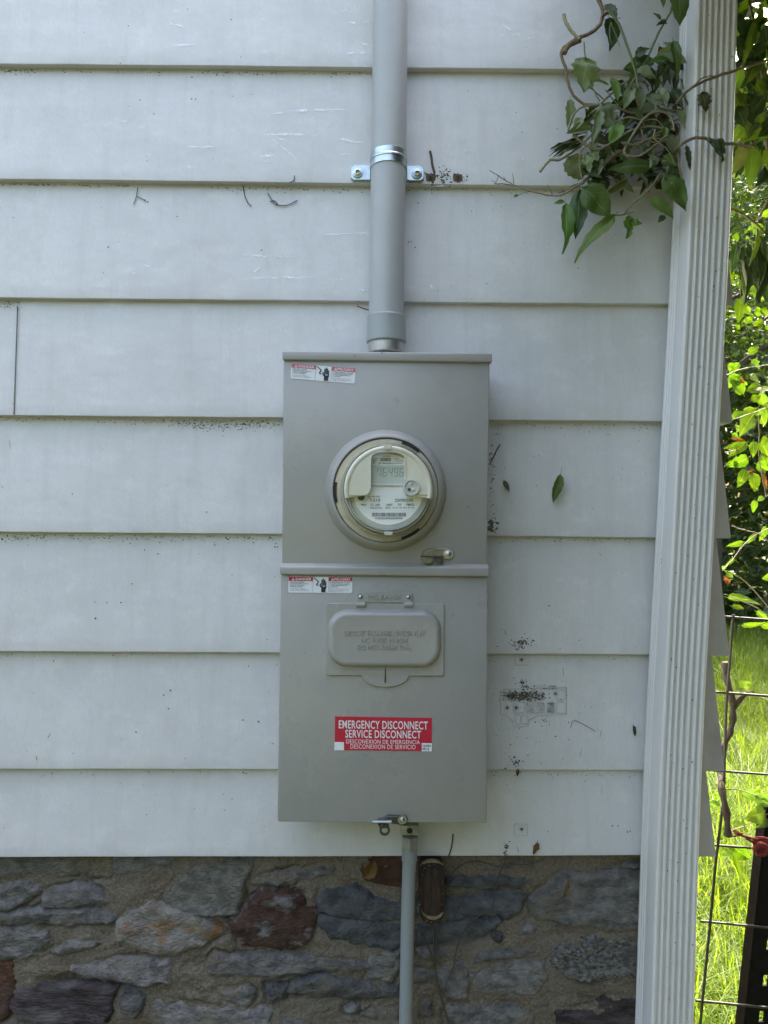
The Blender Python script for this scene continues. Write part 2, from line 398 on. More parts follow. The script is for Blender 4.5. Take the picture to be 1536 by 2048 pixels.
# ------------------------------------------------------------------ text meshes (built in one batch)
TEXTS = {}
def want(key, body, bold=0.0, extrude=0.0, bevel=0.0): TEXTS[key] = (body, bold, extrude, bevel)
for k in ('DANGER', 'PELIGRO'): want(k, k, 0.015)
want('d1', 'Hazardous Voltage.\nWill cause death, serious\ninjury or substantial\nproperty damage.', 0.012)
want('d2', 'Turn off power supplying the\nequipment before working inside.')
want('p1', 'Voltaje peligroso. Causará\nla muerte, lesiones graves\no daño substancial a la\npropiedad.', 0.012)
want('p2', 'Desconecte el suministro de\nenergía a este equipo antes de\ntrabajar en su interior.')
want('e1', 'EMERGENCY DISCONNECT', 0.014); want('e2', 'SERVICE DISCONNECT', 0.014)
want('e3', 'DESCONEXION DE EMERGENCIA', 0.0); want('e4', 'DESCONEXION DE SERVICIO', 0.0)
want('r1', '1216354\nREV. B', 0.02)
want('m', 'MILBANK', -0.012, 0.08, 0.015)
want('f1', 'CIRCUIT BREAKERS UNDER FLAP', -0.012, 0.08, 0.015); want('f2', 'NO FUSES IN BOX', -0.012, 0.08, 0.015); want('f3', 'DO NOT BREAK SEAL', -0.012, 0.08, 0.015)
for k, b in (('t1', '53 546 020'), ('t2', 'I-210'), ('t3', '25090205'), ('t4', 'CL 200'), ('t5', '240V'), ('t6', '3W'), ('t7', 'FM2S'), ('t8', '9819'),
             ('t9', '7065219152'), ('t10', '60HZ'), ('t11', 'TA 30'), ('t12', 'Kh 14.4'), ('t13', 'R/ 1.8'), ('t14', '1ND02509020500000'), ('t15', '84420010'),
             ('t16', 'pf')): want(k, b, 0.012)
_tmp = {}
for k, (body, bold, ex, bv) in TEXTS.items():
    cu = bpy.data.curves.new('txt', 'FONT'); cu.body = body; cu.offset = bold; cu.extrude = ex; cu.bevel_depth = bv
    cu.bevel_resolution = 1; cu.space_character = 1.07 if k in ('e1', 'e2', 'e3', 'e4') else 1.0; cu.resolution_u = 3; cu.size = 1.0; cu.space_line = 1.0
    o = bpy.data.objects.new('txt', cu); COL.objects.link(o); _tmp[k] = o
dg = bpy.context.evaluated_depsgraph_get(); dg.update()
TM = {}
for k, o in _tmp.items():
    me = bpy.data.meshes.new_from_object(o.evaluated_get(dg))
    vs_ = [v.co.copy() for v in me.vertices]
    x0 = min(v.x for v in vs_); x1 = max(v.x for v in vs_); z0 = min(v.y for v in vs_); z1 = max(v.y for v in vs_)
    TM[k] = ([((v.x - x0) / (x1 - x0), (v.y - z0) / (z1 - z0), v.z) for v in vs_], [tuple(p.vertices) for p in me.polygons])
    bpy.data.meshes.remove(me)
for o in _tmp.values():
    c = o.data; bpy.data.objects.remove(o); bpy.data.curves.remove(c)
def text_in(mb, key, quad, lift=0.0, depth=0.0):
    """quad: BL, BR, TR, TL world points; writes the text into a MB, lift towards the viewer"""
    bl, br, tr, tl = quad; vs, fs = TM[key]
    def w_(a, b): return (bl*(1-a)*(1-b) + br*a*(1-b) + tr*a*b + tl*(1-a)*b)
    mb.add([w_(a, b) + V((0, -lift - depth*c, 0)) for a, b, c in vs], fs)
def quad_px(u0, v0, u1, v1, y): return (P(u0, v1, y), P(u1, v1, y), P(u1, v0, y), P(u0, v0, y))

# ================================================================== GROUND
R_ = 250
gv, gf = [], []
gb = MB(); gb.add([(-R_, -R_, 0), (R_, -R_, 0), (R_, R_, 0), (-R_, R_, 0)], [(0, 1, 2, 3)])
tag(gb.build('ground', M['ground'], smooth=0), kind='structure')

# ================================================================== SIDED WALL
LIP = -0.013
LINES = [(-120, -98), (127, 140), (358, 374), (595, 608), (830.5, 842.5), (1064, 1074.5), (1303, 1309), (1538, 1540.5), (1715, 1711)]
TIPS = [1470, 1469, 1468, 1467, 1465, 1462, 1459, 1449, 1432]
XL = -2.4
wall = thing('clapboard_wall', (0, 0, 0.7), 'pale grey clapboard house wall of wide overlapping metal siding boards', 'wall')
def zline(i):
    a = P(0, LINES[i][0], LIP); b = P(1310, LINES[i][1], LIP); k = (b.z - a.z) / (b.x - a.x)
    return lambda x: a.z + k * (x - a.x)
ZL = [zline(i) for i in range(len(LINES))]
def board_y(i, x, z):                    # surface of course i (bottom line i, top line i-1)
    zb, zt = ZL[i](x), ZL[i-1](x); t = (z - zb) / (zt - zb)
    return LIP + t * 0.0125
def surf(u, v):                          # point on the siding under pixel u,v
    p = P(u, v, LIP/2)
    for i in range(1, len(LINES)):
        if p.z >= ZL[i](p.x): break
    y = board_y(i, p.x, p.z); return P(u, v, y)
def board(i, x0, x1, zt_extra=0.012, lift=0.0):
    nx = max(2, int((x1 - x0) / 0.035)); prof = []
    m = MB(); cols = nx + 1
    rows = 11
    for r in range(rows + 3):
        for c in range(cols):
            x = x0 + (x1 - x0) * c / nx; zb = ZL[i](x); zt = ZL[i-1](x)
            wv = 0.0005 * noise.noise(V((x*2.3, i*7.1, 0.3))) ; zw = 0.0008 * noise.noise(V((x*3.1, i*3.7, 5))) + 0.0005*noise.noise(V((x*14, i*2.7, 8)))
            if r < rows:
                t = 1 - r / (rows - 1)
                z = zb + 0.0028 + t * (zt + zt_extra - zb - 0.0028)
                y = board_y(i, x, z) + wv + 0.0006 * noise.noise(V((x*5, z*9, i))) * math.sin(math.pi*t) - lift
            elif r == rows: z, y = zb + 0.0006, LIP + 0.0004 + wv - lift
            elif r == rows + 1: z, y = zb, LIP + 0.0022 + wv - lift
            else: z, y = zb + 0.0006, 0.010
            m.v.append(V((x, y, z + zw)))
    for r in range(rows + 2):
        for c in range(nx):
            a = r*cols + c; m.f.append((a, a + cols, a + cols + 1, a + 1))
    return m.build('siding_board', M['siding'], wall, smooth=50)
cx = [P(TIPS[i] - 24, LINES[i][1], LIP).x for i in range(len(LINES))]
for i in range(1, len(LINES)):
    if i == 4:
        xs = P(32, 720, LIP).x
        board(i, XL, xs + 0.03); board(i, xs, cx[i], lift=0.0016)
        m = MB(); q = [P(35.2, 613, -.004), P(36.4, 613, -.004), P(29.4, 829, LIP - .0014), P(28.0, 829, LIP - .0014)]
        m.hexa([q[3] + V((0, -.0022, 0)), q[2] + V((0, -.0022, 0)), q[1] + V((0, -.0022, 0)), q[0] + V((0, -.0022, 0))], [q[3], q[2], q[1], q[0]]); m.build('joint_gap', M['joint_line'], wall, smooth=0)
    else:
        board(i, XL, cx[i])
# corner caps
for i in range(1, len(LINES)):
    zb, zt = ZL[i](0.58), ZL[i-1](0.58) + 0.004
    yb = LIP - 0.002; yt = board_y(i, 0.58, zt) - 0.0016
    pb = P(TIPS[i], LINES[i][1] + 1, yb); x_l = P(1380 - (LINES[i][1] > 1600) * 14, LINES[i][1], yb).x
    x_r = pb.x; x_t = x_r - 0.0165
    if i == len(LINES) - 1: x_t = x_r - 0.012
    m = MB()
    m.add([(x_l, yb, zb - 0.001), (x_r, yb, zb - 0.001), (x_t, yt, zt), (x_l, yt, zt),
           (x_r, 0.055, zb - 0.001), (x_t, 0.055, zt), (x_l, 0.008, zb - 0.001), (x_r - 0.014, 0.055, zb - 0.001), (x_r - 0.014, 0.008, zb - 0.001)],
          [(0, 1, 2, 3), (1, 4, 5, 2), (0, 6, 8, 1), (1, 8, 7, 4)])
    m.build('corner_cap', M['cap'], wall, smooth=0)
# sheathing behind (the body of the house)
xr = P(1404, 1712, 0.02).x
m = MB(); m.box((-4.5, 0.0125, 0.945), (xr, 5.5, 5.2)); m.build('sheathing', M['underlay'], wall, smooth=0)
m = MB(); zt = ZL[0](0)
m.add([(-4.5, 0.005, zt), (0.60, 0.005, zt), (0.60, 0.005, 5.2), (-4.5, 0.005, 5.2)], [(0, 1, 2, 3)])
m.add([(-4.5, -0.004, 0.86), (XL, -0.004, 0.86), (XL, -0.004, zt), (-4.5, -0.004, zt)], [(0, 1, 2, 3)])
m.build('plain_siding', M['siding'], wall, smooth=0)
# the side wall's siding seen only from further right
m = MB(); m.add([(xr + 0.004, 0.03, 0.945), (xr + 0.004, 5.5, 0.945), (xr + 0.004, 5.5, 5.2), (xr + 0.004, 0.03, 5.2)], [(0, 1, 2, 3)])
m.build('side_siding', M['siding'], wall, smooth=0)

# grime, scuffs and old fixing marks on the siding
specks = MB(); moss = MB()
def fleck(mb, u, v, r, lift=0.0006, asp=1.0, ang=0.0):
    p = surf(u, v); k = rng.randint(5, 7); r = PX(0, r); pts = []
    ca, sa = math.cos(ang), math.sin(ang)
    for j in range(k):
        a = 2*math.pi*j/k; q = r * rng.uniform(0.6, 1.25)
        dx, dz = q*math.cos(a)*asp, q*math.sin(a)
        pts.append(p + V((dx*ca - dz*sa, 0, dx*sa + dz*ca)))
    top = p + V((0, -lift - r*0.5, 0))
    mb.add(pts + [top], [(j, (j+1) % k, k) for j in range(k)])
def cluster(mb, u, v, su, sv, n, r0, r1):
    for _ in range(n):
        fleck(mb, rng.gauss(u, su), rng.gauss(v, sv), rng.uniform(r0, r1) * (0.5 + rng.random()), asp=rng.uniform(0.7, 2), ang=rng.uniform(-0.6, 0.6))
def lapv(i, u): return LINES[i][0] + (LINES[i][1] - LINES[i][0]) * u / 1310
def under_lap(i, u0, u1, n, spread, r0=0.5, r1=1.3, mb=None, off=9):
    for _ in range(n):
        u = rng.uniform(u0, u1); v = lapv(i, u) + off + abs(rng.gauss(0, spread))
        fleck(mb or specks, u, v, rng.uniform(r0, r1), asp=rng.uniform(0.8, 2.2), ang=rng.uniform(-0.5, 0.5))
under_lap(1, 0, 70, 60, 5, off=12); under_lap(1, 60, 745, 70, 4, off=12); under_lap(1, 400, 520, 26, 4, off=12)
under_lap(2, 0, 260, 60, 2, off=9); under_lap(2, 420, 745, 60, 5, off=10); under_lap(2, 815, 1200, 40, 4, off=9)
under_lap(3, 0, 200, 130, 6, off=8, mb=moss); under_lap(3, 0, 600, 170, 8, off=8); under_lap(3, 600, 740, 20, 5, off=8); under_lap(3, 815, 1330, 26, 4, off=8)
under_lap(4, 0, 250, 40, 5, off=6); under_lap(4, 250, 565, 130, 6, off=6); cluster(specks, 470, 851, 60, 5, 170, 0.5, 1.2); cluster(specks, 390, 850, 30, 4, 60, 0.5, 1.0)
under_lap(4, 985, 1330, 60, 8, off=6)
under_lap(5, 0, 560, 160, 7, off=5); cluster(specks, 25, 1076, 20, 4, 50, 0.6, 1.3); under_lap(5, 980, 1310, 40, 4, off=4)
under_lap(6, 0, 560, 20, 4, off=4); under_lap(7, 0, 560, 14, 4, off=4); under_lap(7, 980, 1290, 50, 6, off=4); under_lap(6, 980, 1290, 16, 4, off=4)
for _ in range(150): fleck(specks, rng.uniform(0, 560), rng.uniform(0, 1700), rng.uniform(0.4, 1.3))
for _ in range(90): fleck(specks, rng.uniform(985, 1300), rng.uniform(150, 1700), rng.uniform(0.4, 1.3))
for _ in range(26): fleck(specks, rng.uniform(820, 1100), rng.uniform(150, 690), rng.uniform(0.5, 1.4))
for u, v in ((290, 400), (296, 404), (354, 433), (280, 200), (383, 198), (391, 198), (308, 228), (293, 312), (294, 322), (523, 500), (216, 494), (413, 1024), (190, 1204), (214, 1205),
             (191, 1237), (264, 1168), (242, 1205), (107, 1322), (327, 1390), (341, 1381), (337, 1417), (272, 1464), (486, 1440), (517, 1443), (497, 1332), (550, 1094), (555, 1094), (289, 1100), (316, 1108),
             (1236, 1652), (1255, 1664), (1260, 1662), (1225, 1652), (836, 406), (817, 484), (830, 495)):
    fleck(specks, u, v, 1.8)
cluster(moss, 1043, 1287, 14, 5, 70, 0.6, 1.6)
cluster(moss, 1035, 1392, 16, 5, 190, 0.6, 1.7); cluster(moss, 1060, 1392, 26, 5, 110, 0.6, 1.5); cluster(specks, 1095, 1376, 12, 3, 60, 0.5, 1.2); cluster(specks, 1047, 1370, 5, 7, 40, 0.6, 1.5)
cluster(specks, 1090, 1443, 10, 5, 34, 0.4, 1.0); cluster(specks, 1035, 1526, 8, 6, 26, 0.6, 1.6)
cluster(specks, 985, 800, 4, 20, 120, 0.7, 2.0); cluster(specks, 983, 1050, 5, 8, 60, 0.8, 2.4); cluster(specks, 984, 950, 4, 45, 60, 0.5, 1.3)
cluster(specks, 1012, 1700, 3, 12, 30, 0.7, 1.7)
for _ in range(70): fleck(specks, rng.gauss(1060, 60), rng.gauss(1430, 110), rng.uniform(0.4, 1.5), asp=rng.uniform(.6, 1.6))
for pts in ([(1010, 1262), (1012, 1270)], [(1126, 1338), (1127, 1350)], [(1203, 1462), (1200, 1474)], [(1163, 1499), (1160, 1512)], [(1280, 1545), (1280, 1560)], [(1203, 1575), (1204, 1588)], [(1287, 1596), (1288, 1606)], [(1035, 1695), (1037, 1704)], [(100, 1468), (96, 1475)], [(18, 880), (21, 896)], [(306, 760), (301, 780)], [(304, 757), (305, 761)], [(72, 1512), (74, 1520)], [(48, 820), (50, 828)], [(240, 125), (242, 128)]):
    a, b = pts
    for k in range(6): t = k/5; fleck(specks, a[0] + (b[0]-a[0])*t, a[1] + (b[1]-a[1])*t, .9, asp=.8)
tag(specks.build('dirt_specks', M['speck'], wall, smooth=0), kind='stuff')
tag(moss.build('moss_crumbs', M['moss'], wall, smooth=0), kind='stuff')
def stroke(mb, pts, wpx, lift=0.0018):
    pts = smooth_line([surf(u, v) for u, v in pts], 4); n = len(pts)
    L, R2 = [], []
    for i, p in enumerate(pts):
        t = (pts[min(i+1, n-1)] - pts[max(i-1, 0)]).normalized(); s = V((-t.z, 0, t.x))
        w2 = PX(0, wpx) * 0.5 * (0.25 + 0.75*math.sin(math.pi*(i + 0.5)/n)); L.append(p + s*w2 + V((0, -lift, 0))); R2.append(p - s*w2 + V((0, -lift, 0)))
    mb.add(L + R2, [(i, i+1, n+i+1, n+i) for i in range(n-1)])
sc = MB()
for pts, wd in (([(475, 510), (540, 513), (600, 514)], 4), ([(490, 558), (540, 555), (600, 556), (700, 560)], 5), ([(505, 546), (515, 540), (522, 534)], 2.5),
                ([(545, 228), (610, 222), (690, 220)], 5), ([(530, 270), (590, 270), (640, 271)], 4), ([(545, 280), (570, 300), (590, 318)], 3), ([(515, 312), (530, 313), (548, 312)], 6),
                ([(680, 310), (700, 309)], 4), ([(680, 278), (700, 283), (722, 285)], 5), ([(375, 294), (400, 295), (425, 294)], 3), ([(695, 108), (720, 106), (735, 104)], 6),
                ([(725, 88), (740, 92)], 4), ([(620, 20), (623, 35)], 3), ([(335, 40), (345, 52)], 3), ([(350, 92), (400, 90)], 3), ([(700, 45), (725, 50), (740, 42)], 7),
                ([(285, 528), (298, 534)], 3), ([(265, 545), (272, 552)], 3), ([(570, 250), (585, 262)], 2), ([(520, 325), (545, 322)], 5), ([(650, 470), (735, 466)], 3),
                ([(924, 300), (937, 303), (944, 297)], 4), ([(897, 285), (903, 305), (905, 318)], 4), ([(1045, 317), (1050, 323)], 5), ([(985, 40), (1020, 60), (1040, 70)], 4), ([(990, 60), (1010, 75)], 3),
                ([(862, 570), (866, 590)], 6), ([(899, 570), (900, 578)], 5), ([(1050, 95), (1062, 110)], 3), ([(840, 135), (880, 136), (930, 137)], 3), ([(830, 373), (910, 372)], 4)):
    stroke(sc, pts, wd)
for _ in range(34):
    u, v = rng.choice(((rng.uniform(300, 740), rng.uniform(20, 125)), (rng.uniform(180, 740), rng.uniform(240, 350)), (rng.uniform(200, 735), rng.uniform(480, 590)), (rng.uniform(960, 1060), rng.uniform(20, 110))))
    a = rng.uniform(-0.5, 0.5); L = rng.uniform(4, 22); stroke(sc, [(u, v), (u + L*math.cos(a)/2, v + L*math.sin(a)/2 + rng.uniform(-2, 2)), (u + L*math.cos(a), v + L*math.sin(a))], rng.uniform(1.8, 3.2))
tag(sc.build('scuff_marks', M['scuff'], wall, smooth=0), kind='stuff')
# rusty screw holes of an old strap and an old scrape
for u, v in ((861, 355), (916, 355)):
    h = MB(); c = surf(u, v)
    pts = [surf(u + dx + rng.uniform(-2, 2), v + dy + rng.uniform(-2, 2)) + V((0, -0.0008, 0)) for dx, dy in ((-10, -7), (0, -8), (10, -7), (10, 0), (9, 7), (0, 8), (-10, 7), (-11, 0))]
    h.add(pts, [tuple(reversed(range(8)))]); h.build('rust_patch', M['rust'], wall, smooth=0)
    h = MB(); h.lathe(c, [(0.0030, c.y - 0.0012), (0.0028, c.y - 0.003), (0.0018, c.y - 0.003), (0.0016, c.y - 0.0005), (0.0001, c.y - 0.0005)], 12); h.build('screw_hole', M['speck'], wall)
cl = MB(); cluster(cl, 888, 352, 8, 9, 60, 0.7, 1.8); cluster(cl, 865, 356, 10, 6, 40, 0.7, 1.6); cluster(cl, 922, 358, 8, 6, 26, 0.7, 1.5)
tag(cl.build('rust_crumbs', M['rust'], wall, smooth=0), kind='stuff')
m = MB(); m.tube(smooth_line([surf(*q) + V((0, -0.001, 0)) for q in ((860, 303), (863, 316), (865, 332), (869, 346))], 4), 0.0022, 6); m.build('rust_streak', M['rust'], wall)
# caulk outlines left by removed fixtures
def outline(pts, wpx=1.6, closed=True, name='caulk_outline'):
    q = list(pts) + ([pts[0]] if closed else [])
    m = MB(); m.tube([surf(u, v) + V((0, -0.0006, 0)) for u, v in q], PX(0, wpx/2), 6); return m.build(name, M['caulk'], wall)
def rr(u0, v0, u1, v1, r, n=3):
    out = []
    for cu, cv, a in ((u1-r, v0+r, -90), (u1-r, v1-r, 0), (u0+r, v1-r, 90), (u0+r, v0+r, 180)):
        for k in range(n+1):
            t = math.radians(a + 90*k/n); out.append((cu + r*math.cos(t), cv + r*math.sin(t)))
    return out
outline([(1001, 1386), (1006, 1378), (1060, 1376), (1132, 1374), (1133, 1428), (1075, 1430), (1058, 1440), (1056, 1452), (1027, 1453), (1024, 1440), (1012, 1430), (1001, 1428)], 1.9)
outline(rr(1052, 1404, 1089, 1426, 4)); outline(rr(1093, 1404, 1109, 1426, 4)); outline(rr(1112, 1404, 1129, 1426, 4)); outline(rr(1112, 1379, 1129, 1400, 4)); outline(rr(1026, 1404, 1049, 1426, 4))
outline(rr(1030, 1430, 1041, 1447, 3)); outline(rr(1044, 1430, 1056, 1447, 3))
outline(rr(1030, 1310, 1056, 1330, 2)); outline(rr(1028, 1647, 1055, 1671, 3))
for u, v in ((1043, 1319), (1043, 1658), (1014, 1415), (1032, 1415), (1111, 1387)):
    c = surf(u, v); h = MB(); h.lathe(c, [(PX(0, 6), c.y - 0.0004), (PX(0, 5.5), c.y - 0.0016), (PX(0, 3), c.y - 0.0016)], 16)
    h.build('caulk_ring', M['caulk'], wall)
    h = MB(); h.lathe(c, [(PX(0, 3), c.y - 0.0014), (PX(0, 2.6), c.y - 0.001), (0.0001, c.y - 0.001)], 12); h.build('screw_hole', M['speck'], wall)
# stain panes inside the old outline
for (u0, v0, u1, v1), mt in (((1053, 1405, 1088, 1425), 'rustpane'), ((1094, 1405, 1108, 1425), 'rustpane'), ((1005, 1383, 1090, 1401), 'grime')):
    if mt not in M:
        mm = bpy.data.materials.new(mt); mm.use_nodes = True; nn, ll = mm.node_tree.nodes, mm.node_tree.links; bb = nn['Principled BSDF']
        bb.inputs['Base Color'].default_value = (0.16, 0.13, 0.09, 1) if mt == 'rustpane' else (0.07, 0.06, 0.04, 1); bb.inputs['Roughness'].default_value = 0.9
        t_ = nn.new('ShaderNodeTexCoord'); z_ = nn.new('ShaderNodeTexNoise'); z_.inputs['Scale'].default_value = 70 if mt == 'rustpane' else 150; z_.inputs['Detail'].default_value = 6
        r_ = nn.new('ShaderNodeMapRange'); r_.inputs[1].default_value = 0.35; r_.inputs[2].default_value = 0.75; r_.inputs[4].default_value = 0.65
        ll.new(t_.outputs['Object'], z_.inputs['Vector']); ll.new(z_.outputs[0], r_.inputs[0]); ll.new(r_.outputs[0], bb.inputs['Alpha']); M[mt] = mm
    q = [surf(u0, v1), surf(u1, v1), surf(u1, v0), surf(u0, v0)]
    m = MB(); m.add([p + V((0, -0.0009, 0)) for p in q], [(0, 1, 2, 3)]); m.build('stain', M[mt], wall, smooth=0)

# ================================================================== STONE FOUNDATION
FY = 0.010
xfr = P(1374, 1740, FY).x
fnd = thing('stone_foundation', (0, 0.01, 0), 'rubble stone foundation wall with sandy mortar below the siding', 'wall')
def mort(x, z): return FY + 0.0045*noise.noise(V((x*11, z*14, 2))) + 0.0034*noise.noise(V((x*38, z*46, 7))) + 0.0018*noise.noise(V((x*120, z*130, 3)))
OUTL = []
m = MB(); m.box((-4.4, 0.03, 0), (xfr - 0.002, 5.4, 0.944)); m.build('rubble_core', M['mortar'], fnd, smooth=0)
def seg_d(p, a, b):
    ab = b - a; t = max(0, min(1, (p - a).dot(ab) / max(ab.length_squared, 1e-12))); return (p - a - ab*t).length
def inside(p, poly):
    c = False; n = len(poly)
    for i in range(n):
        a, b = poly[i], poly[i-1]
        if (a.y > p.y) != (b.y > p.y) and p.x < (b.x - a.x)*(p.y - a.y)/(b.y - a.y) + a.x: c = not c
    return c
ST = {}
def stonemat(key, c1, c2, c3, st=(1, 1, 1.5), sc=22, s3=10, t3=(0.5, 0.66)):
    ST[key] = mat('stone_' + key, c1, c2, rough=0.8, scale=sc, detail=10, stretch=st, bump=1.0, bscale=130, bdist=0.010, lo=.38, hi=.62, c3=c3, s3=s3, t3=t3, spec=0.3, rand=0.14)
SMEAR = (0.205, 0.175, 0.135)            # thin mortar wiped over the faces
stonemat('grey', (0.105, 0.102, 0.098), (0.25, 0.24, 0.228), SMEAR, sc=42, s3=9, t3=(.53, .66))
stonemat('green', (0.105, 0.104, 0.09), (0.215, 0.205, 0.18), SMEAR, sc=46, s3=9, t3=(.52, .66))
stonemat('lilac', (0.14, 0.13, 0.127), (0.28, 0.26, 0.25), SMEAR, sc=44, s3=9, t3=(.53, .66))
stonemat('pale', (0.18, 0.162, 0.142), (0.29, 0.265, 0.24), (0.25, 0.135, 0.06), sc=44, s3=16, t3=(0.52, 0.66))
stonemat('brown', (0.05, 0.028, 0.021), (0.10, 0.055, 0.04), (0.20, 0.19, 0.195), sc=46, s3=19, t3=(0.52, 0.62))
stonemat('rust', (0.08, 0.04, 0.026), (0.13, 0.068, 0.042), (0.07, 0.05, 0.04), sc=42)
stonemat('maroon', (0.042, 0.03, 0.029), (0.10, 0.082, 0.088), (0.15, 0.137, 0.135), st=(0.6, 1, 2.4), sc=40)
stonemat('slate', (0.068, 0.073, 0.081), (0.145, 0.149, 0.156), SMEAR, sc=36, s3=8, t3=(.58, .70))
stonemat('darkslate', (0.066, 0.067, 0.071), (0.145, 0.141, 0.137), SMEAR, sc=42, s3=9, t3=(.50, .64))
stonemat('granite', (0.055, 0.057, 0.055), (0.27, 0.265, 0.25), (0.11, 0.107, 0.097), sc=120, st=(1, 1, 1.6))
stonemat('tan', (0.14, 0.11, 0.075), (0.20, 0.16, 0.115), (0.165, 0.145, 0.12), sc=44)
S6 = lambda pts: [(x/2.743, 1680 + y/2.743) for x, y in pts]
S7 = lambda pts: [(400 + x/3.072, 1680 + y/3.072) for x, y in pts]
S8 = lambda pts: [(760 + x/2.844, 1680 + y/2.844) for x, y in pts]
STONES = [
 ('lilac', S6([(250,290),(330,262),(440,255),(520,275),(585,325),(645,290),(600,345),(480,360),(400,375),(245,372)]), .010),
 ('green', S6([(-200,215),(0,215),(170,195),(420,200),(385,150),(520,70),(-200,70)]), .008),
 ('grey', S6([(620,70),(640,185),(780,190),(900,170),(1000,70)]), .006),
 ('grey', S6([(-200,240),(0,250),(120,230),(245,285),(180,300),(60,370),(-200,375)]), .010),
 ('lilac', S6([(715,270),(790,290),(850,280),(720,325)]), .008),
 ('green', S6([(900,340),(960,240),(1080,150),(1240,110),(1380,120),(1350,210),(1315,270),(1300,395),(1130,395),(1000,380)]), .009),
 ('grey', S6([(-200,390),(0,390),(300,375),(520,375),(640,420),(600,460),(480,470),(300,470),(0,460),(-200,460)]), .013),
 ('grey', S6([(-200,495),(0,495),(120,480),(280,490),(250,515),(270,590),(120,640),(-200,640)]), .012),
 ('grey', S6([(300,590),(400,545),(520,545),(550,575),(480,610),(320,640)]), .012),
 ('pale', S6([(660,560),(650,450),(720,390),(830,350),(940,385),(1060,400),(1170,455),(1215,500),(1080,580),(920,625),(800,600)]), .011),
 ('brown', S7([(190,500),(290,420),(400,320),(560,330),(700,430),(705,490),(670,600),(600,655),(450,640),(290,640),(220,580)]), .013),
 ('lilac', S6([(395,690),(460,660),(650,650),(790,655),(900,650),(935,700),(920,785),(700,775),(500,760),(400,735)]), .013),
 ('tan', S6([(200,670),(290,650),(390,690),(380,740),(240,745)]), .008),
 ('rust', S6([(-150,670),(0,670),(85,655),(75,800),(50,930),(0,980),(-150,1000)]), .010),
 ('maroon', S6([(80,910),(110,810),(250,790),(560,790),(635,800),(610,900),(590,985),(350,995),(140,990)]), .014),
 ('darkslate', S6([(665,890),(690,805),(800,850),(780,930),(740,960),(690,940)]), .015),
 ('lilac', S6([(840,890),(900,850),(1050,900),(1250,900),(1475,930),(1470,1060),(950,1060),(860,930)]), .011),
 ('lilac', S7([(60,790),(110,690),(240,710),(520,700),(900,715),(1190,720),(1170,790),(900,810),(690,815),(480,830),(200,835),(80,830)]), .011),
 ('grey', S6([(1000,815),(1100,780),(1130,775),(1080,820)]), .008),
 ('tan', S6([(1040,680),(1100,655),(1115,675),(1060,695)]), .008),
 ('grey', S6([(1200,830),(1350,800),(1390,850),(1360,915),(1250,890)]), .010),
 ('slate', S7([(740,440),(760,310),(830,285),(1000,300),(1060,350),(1150,360),(1330,340),(1335,480),(1100,488),(900,462)]), .012),
 ('slate', S7([(735,450),(900,472),(1100,497),(1335,490),(1330,640),(1100,660),(1000,630),(840,610),(770,560)]), .011),
 ('rust', S7([(980,60),(1290,60),(1290,290),(1180,270),(1000,255)]), .007),
 ('darkslate', S7([(410,900),(530,905),(520,960),(430,990)]), .011),
 ('darkslate', S7([(560,900),(640,850),(790,830),(900,860),(1220,890),(1215,970),(1000,985),(700,970),(560,950)]), .011),
 ('darkslate', S7([(660,1060),(780,1035),(790,1055),(700,1070)]), .008),
 ('grey', S7([(510,1110),(560,1080),(650,1090),(680,1200),(500,1200)]), .008),
 ('grey', S7([(350,230),(500,190),(720,160),(830,140),(780,230),(500,275),(340,280)]), .007),
 ('slate', S8([(390,205),(500,190),(850,190),(855,275),(600,280),(390,270)]), .009),
 ('slate', S8([(235,330),(380,330),(560,322),(700,300),(830,300),(800,370),(700,460),(640,425),(450,443),(235,440)]), .013),
 ('slate', S8([(225,450),(450,452),(640,436),(690,466),(520,560),(380,580),(222,590)]), .011),
 ('grey', S8([(420,185),(470,150),(700,120),(840,130),(840,180)]), .007),
 ('grey', S8([(870,330),(960,260),(1050,200),(1220,180),(1500,190),(1520,505),(1300,505),(1080,460),(900,450),(880,400)]), .012),
 ('darkslate', S8([(920,475),(1000,460),(1060,474),(1040,497),(950,492)]), .013),
 ('granite', S8([(1000,600),(1080,580),(1140,620),(1150,560),(1470,530),(1500,760),(1300,770),(1150,790),(1050,750),(990,700)]), .012),
 ('grey', S8([(510,690),(600,630),(700,620),(880,595),(920,640),(850,660),(640,688),(530,702)]), .012),
 ('grey', S8([(520,760),(700,705),(920,700),(930,790),(880,870),(800,890),(700,880),(560,860)]), .010),
 ('lilac', S8([(330,740),(470,690),(510,720),(500,850),(480,900),(380,880)]), .010),
 ('maroon', S8([(1000,930),(1100,960),(1300,900),(1520,880),(1520,1080),(1030,1080)]), .010),
 ('grey', S8([(390,950),(560,930),(850,950),(860,1080),(380,1080)]), .009),
 ('grey', S8([(-60,640),(100,630),(110,720),(60,790),(-60,770)]), .010),
 ('darkslate', S8([(-20,840),(100,820),(110,900),(-20,915)]), .009),
 ('grey', S8([(1240,140),(1500,130),(1500,170),(1250,178)]), .007),
]
FILL = []
NS = len(STONES)
